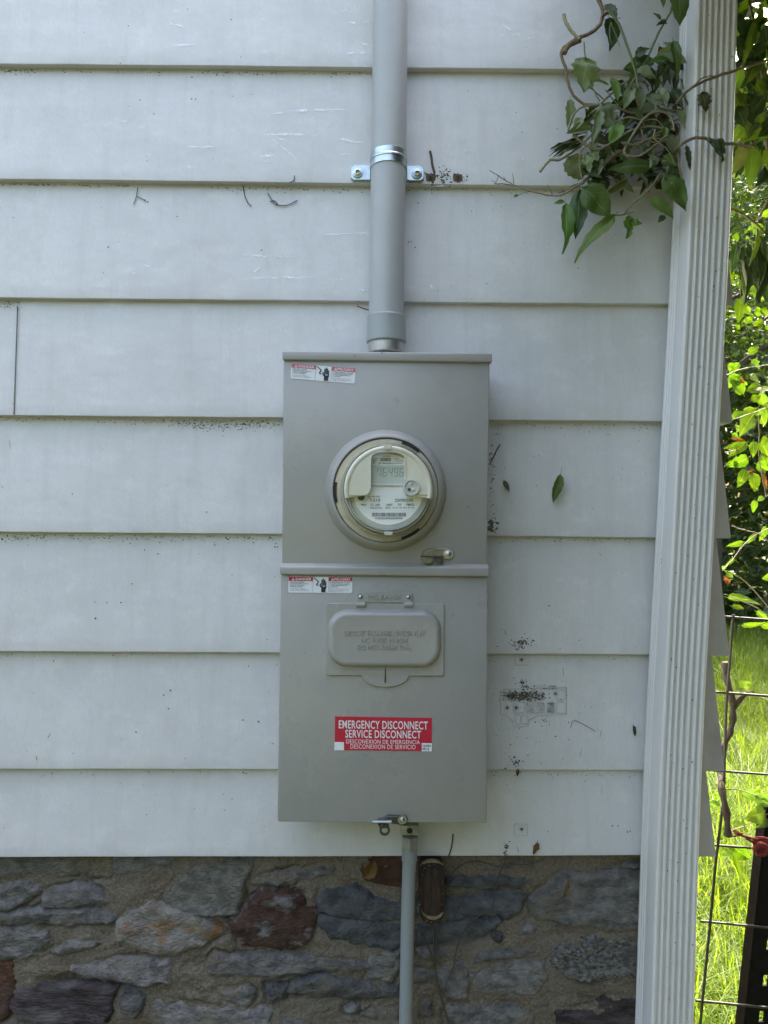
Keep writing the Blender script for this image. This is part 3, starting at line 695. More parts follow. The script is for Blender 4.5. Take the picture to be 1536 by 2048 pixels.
for _ in range(900):
    if len(FILL) > 44: break
    u0, v0 = rng.uniform(-60, 1300), rng.uniform(1725, 2050); wd, hh = rng.uniform(26, 95), rng.uniform(13, 34)
    n_c = rng.randint(7, 10); pl = []
    for k in range(n_c):
        a = 2*math.pi*(k + rng.uniform(-.25, .25))/n_c
        pl.append((u0 + wd*.5*math.copysign(abs(math.cos(a))**.6, math.cos(a))*rng.uniform(.75, 1.1), v0 + hh*.5*math.copysign(abs(math.sin(a))**.6, math.sin(a))*rng.uniform(.75, 1.1)))
    def clash(poly):
        pv = [V(q) for q in poly]
        return any(inside(V(q), pv) or min(seg_d(V(q), pv[i], pv[i-1]) for i in range(len(pv))) < 7 for q in pl + [(u0, v0)]) or any(inside(q, [V(t) for t in pl]) for q in pv)
    if any(clash(q[1]) for q in STONES + FILL): continue
    FILL.append((rng.choice(['grey', 'grey', 'green', 'tan', 'lilac', 'darkslate']), pl, rng.uniform(.006, .009)))
STONES += FILL; NS = len(STONES)
for _ in range(46):                      # courses below the frame
    u0 = rng.uniform(-500, 1230); v0 = 2062 + rng.random()**1.2 * 720; wd = rng.uniform(80, 200); hh = rng.uniform(40, 75)
    STONES.append((rng.choice(['grey', 'green', 'lilac', 'slate', 'darkslate', 'pale', 'maroon', 'rust']),
                   [(u0 + wd*(.5+.5*math.cos(a)*abs(math.cos(a))**-0.35 if abs(math.cos(a)) > .05 else u0*0+.5*wd) if False else u0 + wd*(.5 + .5*math.copysign(abs(math.cos(a))**.55, math.cos(a))*rng.uniform(.85, 1)),
                     v0 + hh*(.5 + .5*math.copysign(abs(math.sin(a))**.55, math.sin(a))*rng.uniform(.85, 1))) for a in [2*math.pi*k/12 for k in range(12)]], rng.uniform(.008, .012)))
placed = []
for si, (key, poly, hgt) in enumerate(STONES):
    base = [V((P(u, v, FY).x, P(u, v, FY).z)) for u, v in poly]
    c0 = sum(base, V((0, 0))) / len(base)
    base = [b + (b - c0).normalized()*min(.010, (b - c0).length*.35) for b in base]
    if si >= NS:
        c = sum(base, V((0, 0))) / len(base); r = max((b - c).length for b in base)
        if c.y < 0.06 or any((c - q).length < (r + r2)*0.62 for q, r2 in placed): continue
        placed.append((c, r))
    out = []                             # roughen the outline
    n = len(base)
    for i in range(n):
        a, b = base[i], base[(i+1) % n]; k = max(1, int((b - a).length / 0.008))
        for j in range(k):
            p = a.lerp(b, j/k); q = 0.0065
            out.append(p + V((noise.noise(V((p.x*70, p.y*70, si))), noise.noise(V((p.x*70, p.y*70, si+50))))) * q)
    OUTL.append(out)
    xs0 = min(p.x for p in out); xs1 = max(p.x for p in out); zs0 = min(p.y for p in out); zs1 = max(p.y for p in out)
    step = 0.0052 if si < NS else 0.013
    pts = list(out); edges = [(i, (i+1) % len(out)) for i in range(len(out))]
    x = xs0
    while x < xs1:
        z = zs0
        while z < zs1:
            p = V((x + rng.uniform(-.3, .3)*step, z + rng.uniform(-.3, .3)*step))
            if inside(p, out) and min(seg_d(p, out[i], out[(i+1) % len(out)]) for i in range(len(out))) > step*0.6: pts.append(p)
            z += step
        x += step
    vs2, _, fs2, _, _, _ = delaunay_2d_cdt(pts, edges, [], 1, 1e-6)
    verts = []; tilt = V((rng.uniform(-.04, .04), rng.uniform(-.06, .06))); cc = V(((xs0+xs1)/2, (zs0+zs1)/2))
    for p in vs2:
        d = min(seg_d(p, out[i], out[(i+1) % len(out)]) for i in range(len(out)))
        e = min(1, d / 0.0085); e = .35*e + .65*e**.5
        q3 = V((p.x*(11 + si % 5) + .25*p.y*40*((si % 3) - 1), p.y*(26 + 4*(si % 4)), si*3.1)); lay = 0.0050*noise.fractal(q3, .9, 2.1, 5) + 0.0035*(math.floor(3*noise.noise(V((p.x*13, p.y*30, si+9))))/3) - .0022*abs(noise.noise(V((p.x*40, p.y*60, si*2.0))))
        h = -0.0068 + e*(hgt*.66 + 0.0068) + e*(lay*1.15 + (p - cc).dot(tilt))*.9 + .0016*noise.noise(V((p.x*95, p.y*110, si + 2)))
        verts.append(V((p.x, FY - h, p.y)))
    nv = len(vs2)
    o = make('stone', verts, [tuple(reversed(f)) if False else tuple(f) for f in fs2], ST[key], fnd, smooth=50)

import numpy as np
gx = [-2.3 + 1.5*i/50 for i in range(50)] + [-.8 + (xfr + .8)*i/430 for i in range(431)]
gz = [.02 + .54*i/60 for i in range(60)] + [.56 + .384*i/120 for i in range(121)]
GX, GZ = np.meshgrid(np.array(gx), np.array(gz)); DM = np.full(GX.shape, 9.0)
for out in OUTL:
    A = np.array([(p.x, p.y) for p in out]); B = np.roll(A, -1, axis=0)
    ix = np.where((np.array(gx) > A[:, 0].min() - .012) & (np.array(gx) < A[:, 0].max() + .012))[0]; iz = np.where((np.array(gz) > A[:, 1].min() - .012) & (np.array(gz) < A[:, 1].max() + .012))[0]
    if not len(ix) or not len(iz): continue
    sl_ = np.ix_(iz, ix); px_, pz_ = GX[sl_][..., None], GZ[sl_][..., None]
    ab = B - A; t_ = np.clip(((px_ - A[:, 0])*ab[:, 0] + (pz_ - A[:, 1])*ab[:, 1]) / np.maximum((ab**2).sum(1), 1e-12), 0, 1)
    DM[sl_] = np.minimum(DM[sl_], np.sqrt((px_ - A[:, 0] - t_*ab[:, 0])**2 + (pz_ - A[:, 1] - t_*ab[:, 1])**2).min(-1))
m = MB()
for j_, z in enumerate(gz):
    for i_, x in enumerate(gx):
        y = mort(x, z); d = DM[j_, i_]
        if d < .012:
            k_n = max(0.0, min(1.0, .45 + 1.6*noise.noise(V((x*9, z*16, 21)))))
            y += .0085*k_n*math.exp(-(d/.0032)**2) - .0022*(1 - k_n)*math.exp(-(d/.006)**2)
        m.v.append(V((x, y, z)))
nc_ = len(gx)
for j_ in range(len(gz) - 1):
    for i_ in range(nc_ - 1): a = j_*nc_ + i_; m.f.append((a, a+1, a+nc_+1, a+nc_))
m.build('mortar', M['mortar'], fnd, smooth=180)

# ================================================================== DOWNSPOUT
ds = thing('downspout', tuple(P(1335, 2700, -0.065)), 'white fluted metal downspout leaning down the house corner', 'downspout')
YF, DEP, WF = -0.098, 0.068, PX(-0.098, 81)
path = [(-260, 1484), (0, 1477), (400, 1463.5), (1000, 1433), (1500, 1406.5), (2048, 1388), (2900, 1362)]
sec = []                                  # (dx from the front right corner, y)
sec += [(-WF - 0.002, YF + DEP), (-WF - 0.0035, YF + DEP - 0.002)]
for k in range(3):                        # grooves on the left side near the wall
    y0 = YF + DEP - 0.006 - k*0.0095
    sec += [(-WF - 0.0035, y0), (-WF - 0.001, y0 - 0.0022), (-WF - 0.001, y0 - 0.0044), (-WF - 0.0035, y0 - 0.0066)]
sec += [(-WF - 0.0035, YF + 0.006), (-WF - 0.0025, YF + 0.002), (-WF + 0.0005, YF)]
nr = 6; pw = (WF - 0.006) / nr
for k in range(nr):
    xk = -WF + 0.003 + k*pw
    sec += [(xk + pw*0.10, YF + 0.0003), (xk + pw*0.24, YF + 0.0042), (xk + pw*0.40, YF + 0.0042), (xk + pw*0.58, YF + 0.0003), (xk + pw*0.8, YF - 0.0006)]
sec += [(-0.0022, YF), (0, YF + 0.0025), (0, YF + DEP - 0.002), (-0.002, YF + DEP)]
m = MB(); ns = len(sec); rows = []
cpts = smooth_line([P(u, v, YF) for v, u in path], 10)
for c in cpts:
    for dx, y in sec: m.v.append(V((c.x + dx + 0.0008*noise.noise(V((c.z*4, y*30, dx*40))), y + 0.0008*noise.noise(V((c.z*3, dx*20, 9))), max(c.z, 0.01))))
for i in range(len(cpts) - 1):
    for k in range(ns):
        k2 = (k + 1) % ns; m.f.append((i*ns + k, (i+1)*ns + k, (i+1)*ns + k2, i*ns + k2))
m.build('fluted_pipe', M['downspout'], ds, smooth=28)
fl = MB()
for _ in range(60):
    v = rng.uniform(0, 2040); uR = next((b[1] + (a[1]-b[1])*(v-b[0])/(a[0]-b[0]) for a, b in zip(path, path[1:]) if a[0] <= v <= b[0]), 1400)
    p = P(uR - rng.uniform(6, 76), v, YF - 0.0008); r = rng.uniform(0.0004, 0.0012); k = 6
    fl.add([p + V((r*math.cos(2*math.pi*j/k), 0, r*1.5*math.sin(2*math.pi*j/k)*rng.uniform(.6, 1.2))) for j in range(k)] + [p + V((0, -r*.6, 0))], [(j, (j+1) % k, k) for j in range(k)])
tag(fl.build('grime_flecks', M['speck'], ds, smooth=0), kind='stuff')

# ================================================================== METER BOX
YB = -0.132
mbx = thing('meter_box', tuple(P(765, 1646, -0.07)), 'grey painted steel electric meter box mounted on the siding', 'meter box')
def quadbox(name, tl, tr, br, bl, yf, yb, bev, mt='box', parent=None):
    q = [P(*bl, yf), P(*br, yf), P(*tr, yf), P(*tl, yf)]
    m = MB(); m.hexa(q, [V((p.x, yb, p.z)) for p in q]); return m.build(name, M[mt], parent or mbx, bevel=bev)
quadbox('body', (570, 712), (976, 714), (971, 1642), (558, 1641), YB + 0.004, -0.008, 0.002)
quadbox('upper_cover', (567, 716), (980, 718), (974.5, 1138), (563.5, 1136), YB, YB + 0.045, 0.0035)
quadbox('lower_door', (561.5, 1140), (976, 1142), (974, 1647), (554.5, 1645), YB - 0.002, YB + 0.05, 0.0035)
# rain hoods: a sloping top and a front lip
def hood(name, tl, tr, br, bl, yf, yb, rise):
    q = [P(*bl, yf), P(*br, yf), P(*tr, yf), P(*tl, yf)]
    m = MB(); b = [V((p.x, yb, p.z)) for p in q]; b[2].z += rise; b[3].z += rise
    m.hexa(q, b); return m.build(name, M['box'], mbx, bevel=0.0022, seg=3)
hood('top_hood', (564.5, 701.5), (984.5, 706), (984.5, 724.5), (564.5, 719.5), YB - 0.005, -0.005, 0.0)
hood('door_hood', (559.5, 1133.5), (978.5, 1135.5), (978.7, 1153.5), (559.5, 1149.5), YB - 0.009, YB + 0.002, 0.006)
# warning labels
def label3(tl, tr, br, bl, y, red):
    c = [P(*bl, y), P(*br, y), P(*tr, y), P(*tl, y)]
    def L(a, b, lift=0.0): return (c[0]*(1-a)*(1-b) + c[1]*a*(1-b) + c[2]*a*b + c[3]*(1-a)*b) + V((0, -lift, 0))
    m = MB(); pts = []
    for ca, cb, a0 in ((.97, .1, -90), (.97, .9, 0), (.03, .9, 90), (.03, .1, 180)):
        for k in range(5):
            t = math.radians(a0 + 22.5*k); pts.append(L(ca + .03*math.cos(t), cb + .1*math.sin(t), 0.0006))
    bk = [p + V((0, 0.0006, 0)) for p in pts]; n = len(pts)
    m.add(pts + bk, [tuple(range(n))] + [(i, n+i, n+(i+1) % n, (i+1) % n) for i in range(n)])
    lab = m.build('warning_label', M['white'], mbx, smooth=0)
    def rect(name, a0, b0, a1, b1, mt, lift=0.0009):
        q = MB(); q.add([L(a0, b0, lift), L(a1, b0, lift), L(a1, b1, lift), L(a0, b1, lift)], [(0, 1, 2, 3)]); return q.build(name, M[mt], lab, smooth=0)
    rect('red_band', 0.004, 0.74, 0.383, 0.99, red); rect('red_band', 0.628, 0.74, 0.996, 0.99, red)
    rect('divider', 0.381, 0.02, 0.3845, 0.98, 'grey_ink', 0.0010); rect('divider', 0.626, 0.02, 0.6295, 0.98, 'grey_ink', 0.0010)
    def tx(name, key, a0, b0, a1, b1, mt):
        q = MB(); text_in(q, key, (L(a0, b0), L(a1, b0), L(a1, b1), L(a0, b1)), 0.0012); return q.build(name, M[mt], lab, smooth=0)
    tx('lettering', 'DANGER', .115, .785, .36, .945, 'white'); tx('lettering', 'PELIGRO', .72, .785, .965, .945, 'white')
    tx('lettering', 'd1', .025, .34, .315, .70, 'ink'); tx('lettering', 'd2', .022, .12, .325, .28, 'grey_ink')
    tx('lettering', 'p1', .645, .34, .965, .70, 'ink'); tx('lettering', 'p2', .64, .07, .945, .29, 'grey_ink')
    for a in (.05, .665):                # alert triangles
        q = MB(); q.add([L(a, .785, .0012), L(a + .05, .785, .0012), L(a + .025, .945, .0012)], [(0, 1, 2)]); q.build('alert_triangle', M['white'], lab, smooth=0)
        q = MB(); q.add([L(a + .021, .81, .0015), L(a + .029, .81, .0015), L(a + .027, .89, .0015), L(a + .023, .89, .0015)], [(0, 1, 2, 3)]); q.build('alert_mark', M[red], lab, smooth=0)
    # electric shock pictogram: bolt and hand
    q = MB()
    for p in (((.39, .95), (.40, .98), (.475, .73), (.462, .70)), ((.462, .73), (.48, .73), (.448, .50), (.432, .52)), ((.432, .53), (.44, .47), (.47, .44), (.475, .50))):
        q.add([L(a, b, .0012) for a, b in p], [(0, 1, 2, 3)])
    q.build('lightning_bolt', M['ink'], lab, smooth=0)
    q = MB()
    for a0, a1, b0, b1 in ((.515, .531, .45, .84), (.535, .553, .45, .92), (.557, .574, .45, .86), (.578, .593, .42, .74), (.490, .509, .42, .62)):
        q.add([L(a0, b0, .0012), L(a1, b0, .0012), L(a1, b1 - .04, .0012), L((a0+a1)/2, b1, .0012), L(a0, b1 - .04, .0012)], [(0, 1, 2, 3, 4)])
    q.add([L(a, b, .0012) for a, b in ((.49, .42), (.515, .31), (.515, .04), (.58, .04), (.585, .24), (.595, .34), (.595, .43), (.545, .37), (.53, .45))], [tuple(range(9))])
    q.build('hand_symbol', M['ink'], lab, smooth=0)
    return lab
l1 = label3((583, 727.5), (711.5, 737), (709.5, 767.5), (581, 757), YB, 'faded_red'); l1['label'] = 'faded tilted danger sticker under the top hood'
l2 = label3((577, 1153.5), (705, 1154.5), (704.5, 1186), (576.5, 1185.2), YB - 0.002, 'red'); l2['label'] = 'bright danger sticker below the middle hood'
# emergency disconnect label
YD = YB - 0.002
m = MB(); q = [P(669.3, 1500, YD - .0006), P(863.5, 1502.3, YD - .0006), P(864, 1436, YD - .0006), P(670, 1433, YD - .0006)]
m.hexa(q, [p + V((0, .0006, 0)) for p in q]); ed = m.build('disconnect_label', M['red'], mbx, smooth=0); ed['label'] = 'red emergency disconnect sticker with white lettering'
def qpx(a, b, c, d): return [P(*d, YD), P(*c, YD), P(*b, YD), P(*a, YD)]
for key, tl, tr, br, bl in (('e1', (677.6, 1440), (855.5, 1442.6), (855.5, 1459), (677.6, 1456.5)), ('e2', (690.5, 1459), (842, 1461), (842, 1477), (690.5, 1475)),
                            ('e3', (692.5, 1478), (839.5, 1480), (839.5, 1488), (692.5, 1486.4)), ('e4', (701, 1488), (831, 1489.4), (831, 1498.2), (701, 1496.8))):
    m = MB(); text_in(m, key, qpx(tl, tr, br, bl), 0.0011); m.build('lettering', M['white'], ed, smooth=0)
for a, b, c, d in (((669, 1483.5), (688, 1484), (688, 1500.5), (668.8, 1500.3)), ((843.5, 1485.5), (863.8, 1486), (863.4, 1502.5), (843.5, 1502))):
    m = MB(); m.add([p + V((0, -.0011, 0)) for p in qpx(a, b, c, d)], [(0, 1, 2, 3)]); m.build('white_patch', M['white'], ed, smooth=0)
m = MB(); text_in(m, 'r1', qpx((845, 1488.5), (861, 1489), (861, 1500), (845, 1499.5)), 0.0015); m.build('lettering', M['ink'], ed, smooth=0)
# breaker flap
flap = MB()
a = P(651.5, 1350, YD); b = P(888, 1207, YD); c = P(770, 1350, YD); r = PX(YD, 5)
poly = []
zb_ = a.z
for k in range(9):                       # bottom bulge
    t = math.pi*(1 + k/8); poly.append((c.x + PX(YD, 47)*math.cos(t), zb_ + PX(YD, 23)*math.sin(t)*1.0))
rc = rrect(a.x, a.z, b.x, b.z, r, 4)
poly = poly + rc[:15] + rc[15:]
flap.prism(poly, YD + 0.001, YD - 0.0035, 0.0008)
fo = flap.build('breaker_flap', M['box'], mbx, smooth=30)
pan = MB()                               # pressed dome
pr = pxrrect(655, 1219, 882, 1333, 40, YD, 10)
lay = [(0.0, -0.0030), (0.0012, -0.0055), (0.0030, -0.0105), (0.0055, -0.0130), (0.0085, -0.0140), (0.011, -0.0137)]
n0 = len(pr)
for ins_, yy in lay:
    for x, z in inset(pr, ins_): pan.v.append(V((x, YD + yy, z)))
for i in range(len(lay) - 1):
    for k in range(n0): pan.f.append((i*n0+k, i*n0+(k+1) % n0, (i+1)*n0+(k+1) % n0, (i+1)*n0+k))
pan.f.append(tuple((len(lay)-1)*n0 + k for k in range(n0)))
pan.build('pressed_dome', M['box'], fo, smooth=50)
YP = YD - 0.0137
for key, u0, v0, u1, v1 in (('f1', 689, 1261, 851, 1271), ('f2', 723, 1275, 816, 1285), ('f3', 715, 1289, 823, 1299)):
    m = MB(); text_in(m, key, quad_px(u0, v0, u1, v1, YP), -0.0006, 0.020); m.build('embossed_lettering', M['box'], fo, smooth=60)
m = MB(); q = P(770, 1351, YD); m.tube([P(770, 1337, YD - .004), P(770, 1364, YD - .004)], 0.0016, 8); m.build('seal_slot', M['latch'], fo)
m = MB(); m.prism([(P(u, v, YD).x, P(u, v, YD).z) for u, v in ((737, 1349), (803, 1349), (803, 1338), (737, 1338))], YD - .003, YD - .0042); m.build('seal_plate', M['box'], fo, smooth=0)
hg = MB(); pl = pxrrect(713, 1184.5, 824, 1205, 6, YD, 4); hg.prism(pl, YD + .001, YD - .0028, .0006); hgo = hg.build('hinge_plate', M['box'], mbx, smooth=30)
m = MB(); text_in(m, 'm', quad_px(736, 1189.5, 802, 1199, YD - .0028), -0.0006, 0.018); m.build('embossed_lettering', M['box'], hgo, smooth=60)
for u0, u1 in ((712, 730.5), (808.5, 825)):
    m = MB(); m.tube([P(u0, 1209, YD - .003), P(u1, 1209, YD - .003)], 0.0045, 12); m.build('hinge_knuckle', M['box'], hgo)
for u, v in ((721, 1193.7), (817, 1194.2)):
    c = P(u, v, YD - .0028); m = MB(); m.lathe(c, [(.0034, c.y), (.0032, c.y - .0010), (.002, c.y - .0022), (.0001, c.y - .0026)], 14); m.build('rivet', M['zinc'], hgo)
# upper latch
lt = MB(); lt.prism([(P(u, v, YB).x, P(u, v, YB).z) for u, v in ((842, 1119), (866, 1124), (880, 1118), (898, 1118), (905, 1114), (907, 1108), (904, 1101), (896, 1097), (856, 1096.5), (846, 1103), (841, 1112))], YB + .001, YB - .0035, .0008)
lo_ = lt.build('cover_latch', M['latch'], mbx, smooth=30)
c = P(896.5, 1108, YB - .0035); m = MB(); m.lathe(c, [(.0075, c.y + .0005), (.0075, c.y - .001), (.0060, c.y - .001), (.0045, c.y - .0012), (.003, c.y - .0026), (.0001, c.y - .0034)], 20); m.build('rivet', M['cast'], lo_)
m = MB(); m.prism([(P(u, v, YB).x, P(u, v, YB).z) for u, v in ((843, 1117), (846, 1124), (853, 1127), (860, 1126), (865, 1122), (866, 1115), (843, 1114))], YB - .003, YB - .009, .0008); m.build('latch_tab', M['latch'], lo_, smooth=30)
m = MB(); m.prism([(P(u, v, YB).x, P(u, v, YB).z) for u, v in ((868, 1120), (874, 1125), (882, 1126), (886, 1121), (884, 1115), (868, 1114))], YB - .003, YB - .007, .0006); m.build('latch_tab', M['dark_latch'], lo_, smooth=30)
m = MB(); m.prism([(P(u, v, YB).x, P(u, v, YB).z) for u, v in ((841, 1114), (888, 1114), (888, 1112), (841, 1111.5))], YB - .003, YB - .0075); m.build('latch_edge', M['dark_latch'], lo_, smooth=0)
# bottom latch
YL = YB - 0.004
m = MB(); m.prism([(P(u, v, YL).x, P(u, v, YL).z) for u, v in ((756, 1641), (782, 1645), (797, 1647), (804, 1649), (812, 1645), (815.5, 1638), (812, 1632), (775, 1630), (766, 1636), (755, 1639))], YL + .003, YL - .004, .0008)
bl_ = m.build('door_latch', M['dark_latch'], mbx, smooth=30)
c = P(804.5, 1639.5, YL - .004); m = MB(); m.lathe(c, [(.0068, c.y), (.0068, c.y - .001), (.0055, c.y - .001), (.004, c.y - .001), (.003, c.y - .003), (.0001, c.y - .004)], 20); m.build('rivet', M['zinc'], bl_)
m = MB(); m.tube([P(744.5, 1643.5, YL - .006), P(783, 1643.5, YL - .006)], .0024, 8); m.build('latch_bar', M['zinc'], bl_)
ring = MB(); c = P(769.5, 1660.5, YL - .002)
ring.lathe(c, [(PX(YL, 10.5), c.y + .0012), (PX(YL, 10.5), c.y - .0012), (PX(YL, 6), c.y - .0012), (PX(YL, 6), c.y + .0012), (PX(YL, 10.5), c.y + .0012)], 28)
for pl in (((756, 1646), (759.5, 1646), (764, 1655), (760, 1657)), ((774, 1646), (777, 1646), (780, 1658), (776, 1655)), ((756, 1646), (777, 1646), (777, 1648), (756, 1648)), ((761, 1652), (776, 1652), (777, 1654.5), (762, 1655))):
    ring.prism([(P(u, v, YL).x, P(u, v, YL).z) for u, v in pl][::-1], YL - .0008, YL - .0030)
ring.build('seal_ring', M['dark_latch'], bl_, smooth=30)
fb = MB()
for u, v, r in [(709, 711, 1.6), (764, 706, 1.5), (936, 1014, 1.2), (832, 1202, 1.0), (598, 940, .8), (905, 1390, .8), (640, 1590, .9), (925, 1560, .8), (700, 800, .8)] + [(rng.uniform(570, 968), rng.uniform(740, 1630), rng.uniform(.4, .8)) for _ in range(40)]:
    yy = YB - .0052 if v < 724 else (YB if v < 1130 else YB - .002)
    if 640 < u < 900 and (850 < v < 1130 or 1170 < v < 1380): continue
    if 1128 < v < 1160: continue
    p = P(u, v, yy); r = PX(yy, r)
    fb.add([p + V((r*math.cos(2*math.pi*j/6)*rng.uniform(.7, 1.2), -.0002, r*math.sin(2*math.pi*j/6))) for j in range(6)] + [p + V((0, -r*.5, 0))], [(j, (j+1) % 6, 6) for j in range(6)])
tag(fb.build('paint_flecks', M['speck'], mbx, smooth=0), kind='stuff')
# meter collar pressed into the cover
mc = P(771, 981, YB)
col = MB(); k_ = PX(YB, 1)
col.lathe(mc, [(122*k_, YB + .0004), (120*k_, YB - .004), (115*k_, YB - .013), (110*k_, YB - .019), (107*k_, YB - .0205), (104.5*k_, YB - .021), (103*k_, YB - .0195), (102.5*k_, YB - .012), (102*k_, YB + .002)], 96)
col.build('meter_collar', M['box'], mbx, smooth=60)

# ================================================================== ELECTRIC METER
mt = thing('electric_meter', tuple(P(775, 1075, YB - .02)), 'round glass electric meter with digital display set in the grey box', 'meter')
YM = YB - 0.016
c = P(771.8, 981, YM); ky = PX(YM, 1)
m = MB(); m.lathe(c, [(103.5*ky, YB + .01), (103.5*ky, YM - .001), (102*ky, YM - .003), (93*ky, YM - .003), (91*ky, YM - .006), (60*ky, YM - .006), (.0001, YM - .006)], 96); m.build('base_flange', M['flange'], mt, smooth=40)
for a0, a1 in ((50, 72), (171, 194), (-72, -49)):
    m = MB(); m.lathe(c, [(103.4*ky, YM - .0012), (103.4*ky, YM - .0050), (98.6*ky, YM - .0050), (98.6*ky, YM - .0012)], 14, math.radians(a0), math.radians(a1)); m.build('flange_slot', M['black'], mt, smooth=30)
YN = YM - 0.030                           # name plate plane
c2 = P(776, 979, YN); kn = PX(YN, 1)
m = MB(); m.lathe(c2, [(84*kn, YM - .004), (84*kn, YN + .008), (80*kn, YN + .004), (72*kn, YN + .0015), (70.5*kn, YN)], 80); m.build('dial_ring', M['dialring'], mt, smooth=40)
for r0, r1, dy, mm in ((87.5, 84.5, .006, 'dialring'), (90.5, 89, .012, 'grey_ink'), (81.5, 80, .0005, 'white')):
    m = MB(); m.lathe(c2, [(r0*kn, YN + dy + .003), (r0*kn, YN + dy), ((r0+r1)/2*kn, YN + dy - .0015), (r1*kn, YN + dy), (r1*kn, YN + dy + .003)], 80); m.build('dial_bezel', M[mm], mt, smooth=50)
m = MB(); m.lathe(c2, [(70.5*kn, YN), (.0001, YN)], 80); dial = m.build('dial_plate', M['dial'], mt, smooth=0)
# beige mask over the upper half with the display opening
YK = YN - 0.014; kk = PX(YK, 1); ck = P(776.5, 979.5, YK)
def kp(u, v): p = P(u, v, YK); return (p.x, p.z)
R1 = 84*kk; vb = kp(0, 991)[1]
mask = []
a_s = math.asin((vb - ck.z) / R1)
for k in range(33):
    t = a_s + (math.pi - 2*a_s)*k/32; mask.append((ck.x + R1*math.cos(t), ck.z + R1*math.sin(t)))
mask += [kp(727, 991), kp(734, 989), kp(739, 984), kp(741, 977)]
mask += [kp(741, 918), kp(743, 911), kp(749, 906.5), kp(758, 903.8), kp(775, 902.3), kp(791, 903.8), kp(801, 906.5), kp(808, 911), kp(810.5, 918)]
mask += [kp(811, 960), kp(811, 985), kp(813, 991)]
m = MB(); m.prism(mask, YN + .002, YK, .0012); mk = m.build('display_mask', M['beige'], mt, smooth=25)
tor = MB(); prof = [(88*kk, YN + .006), (89*kk, YK + .004), (87.5*kk, YK - .002), (84*kk, YK - .0032), (80.5*kk, YK - .002), (79*kk, YK - .0002)]
tor.lathe(ck, prof, 60, a_s + 0.0, math.pi - a_s); tor.build('mask_rim', M['beige'], mk, smooth=60)
inner = [kp(741, 977), kp(741, 918), kp(743, 911), kp(749, 906.5), kp(758, 903.8), kp(775, 902.3), kp(791, 903.8), kp(801, 906.5), kp(808, 911), kp(810.5, 918), kp(811, 960)]
m = MB(); m.tube([V((x, YK - .0003, z)) for x, z in inner], .0011, 6); m.build('opening_bead', M['beige'], mk)
m = MB(); m.tube([V((x, YK - .0003, z)) for x, z in (kp(694, 990.5), kp(727, 990.5), kp(734, 988.5), kp(739, 983.5), kp(741, 977))], .0010, 6); m.build('lower_bead', M['flange'], mk)
m = MB(); m.tube([V((x, YK - .0003, z)) for x, z in (kp(812, 990), kp(862, 989.5))], .0010, 6); m.build('lower_bead', M['flange'], mk)
m = MB(); m.prism([kp(*q) for q in ((769, 899), (781, 899), (784, 890), (767, 890))], YK - .001, YK - .0055, .0006); m.build('mask_tab', M['flange'], mk, smooth=30)
# optical port
cp = P(823, 975, YK); m = MB(); m.lathe(cp, [(17*kk, YN), (17*kk, YK - .002), (16*kk, YK - .004), (13.5*kk, YK - .004), (12.5*kk, YK - .002), (.0001, YK - .002)], 40); op = m.build('optical_port', M['dialring'], mt, smooth=40)
for u, v, mm, rr_ in ((818, 979, 'grey_ink', 3.4), (827, 979, 'beige', 3.6), (822.5, 967, 'dialring', 2.8)):
    q = P(u, v, YK - .002); m = MB(); m.lathe(q, [(rr_*kk, q.y), (rr_*kk, q.y - .001), (rr_*.7*kk, q.y - .0016), (.0001, q.y - .0016)], 16); m.build('port_lens', M[mm], op)
# display
YLc = YN - 0.002
m = MB(); m.prism([(P(u, v, YLc).x, P(u, v, YLc).z) for u, v in ((742, 967.5), (810, 967.5), (810, 934), (742, 934))], YN + .001, YLc); lcd = m.build('lcd_screen', M['lcd'], mt, smooth=0)
for v0, v1, mm in ((930.8, 934.6, 'dialring'), (967.5, 970.0, 'white'), (970.6, 971.8, 'dialring')):
    m = MB(); m.prism([(P(u, v, YLc).x, P(u, v, YLc).z) for u, v in ((742, v1), (810, v1), (810, v0), (742, v0))], YN, YLc - .0006); m.build('screen_edge', M[mm], lcd, smooth=0)
SEG = {'7': 'fabc', '6': 'afgedc', '4': 'fbgc', '9': 'abfgcd'}
m = MB()
def segq(u0, v0, u1, v1):
    m.add([p + V((0, -.0004, 0)) for p in quad_px(u0, v0, u1, v1, YLc)], [(0, 1, 2, 3)])
for k, ch in enumerate('76496'):
    x = 754.5 + k*11.2; v0, v1, v2, wd, th = 936.5, 944.6, 952.6, 7.2, 1.15
    sl = 0.12
    for sgm in SEG[ch]:
        if sgm == 'a' and ch != '7' : segq(x+1.2, v0 - .3, x+wd, v0 + th*.5)
        if sgm == 'a' and ch == '7': segq(x+1.2, v0 - .3, x+wd, v0 + th*.2)
        if sgm == 'g': segq(x+.8, v1 - .5, x+wd - .4, v1 + .5)
        if sgm == 'd': segq(x+.2, v2 - .6, x+wd - 1.0, v2 + .5)
        if sgm == 'f': segq(x+.4, v0 + .4, x+.4+th, v1 - .4)
        if sgm == 'b': segq(x+wd, v0 + .4, x+wd+th, v1 - .4)
        if sgm == 'e': segq(x - .4, v1 + .5, x - .4 + th, v2 - .3)
        if sgm == 'c': segq(x+wd - 1, v1 + .5, x+wd - 1 + th, v2 - .3)
m.build('digits', M['seg'], lcd, smooth=0)
def dial_text(key, u0, v0, u1, v1, mm='grey_ink', lift=.0004):
    m = MB(); text_in(m, key, quad_px(u0, v0, u1, v1, YN), lift); m.build('lettering', M[mm], dial, smooth=0)
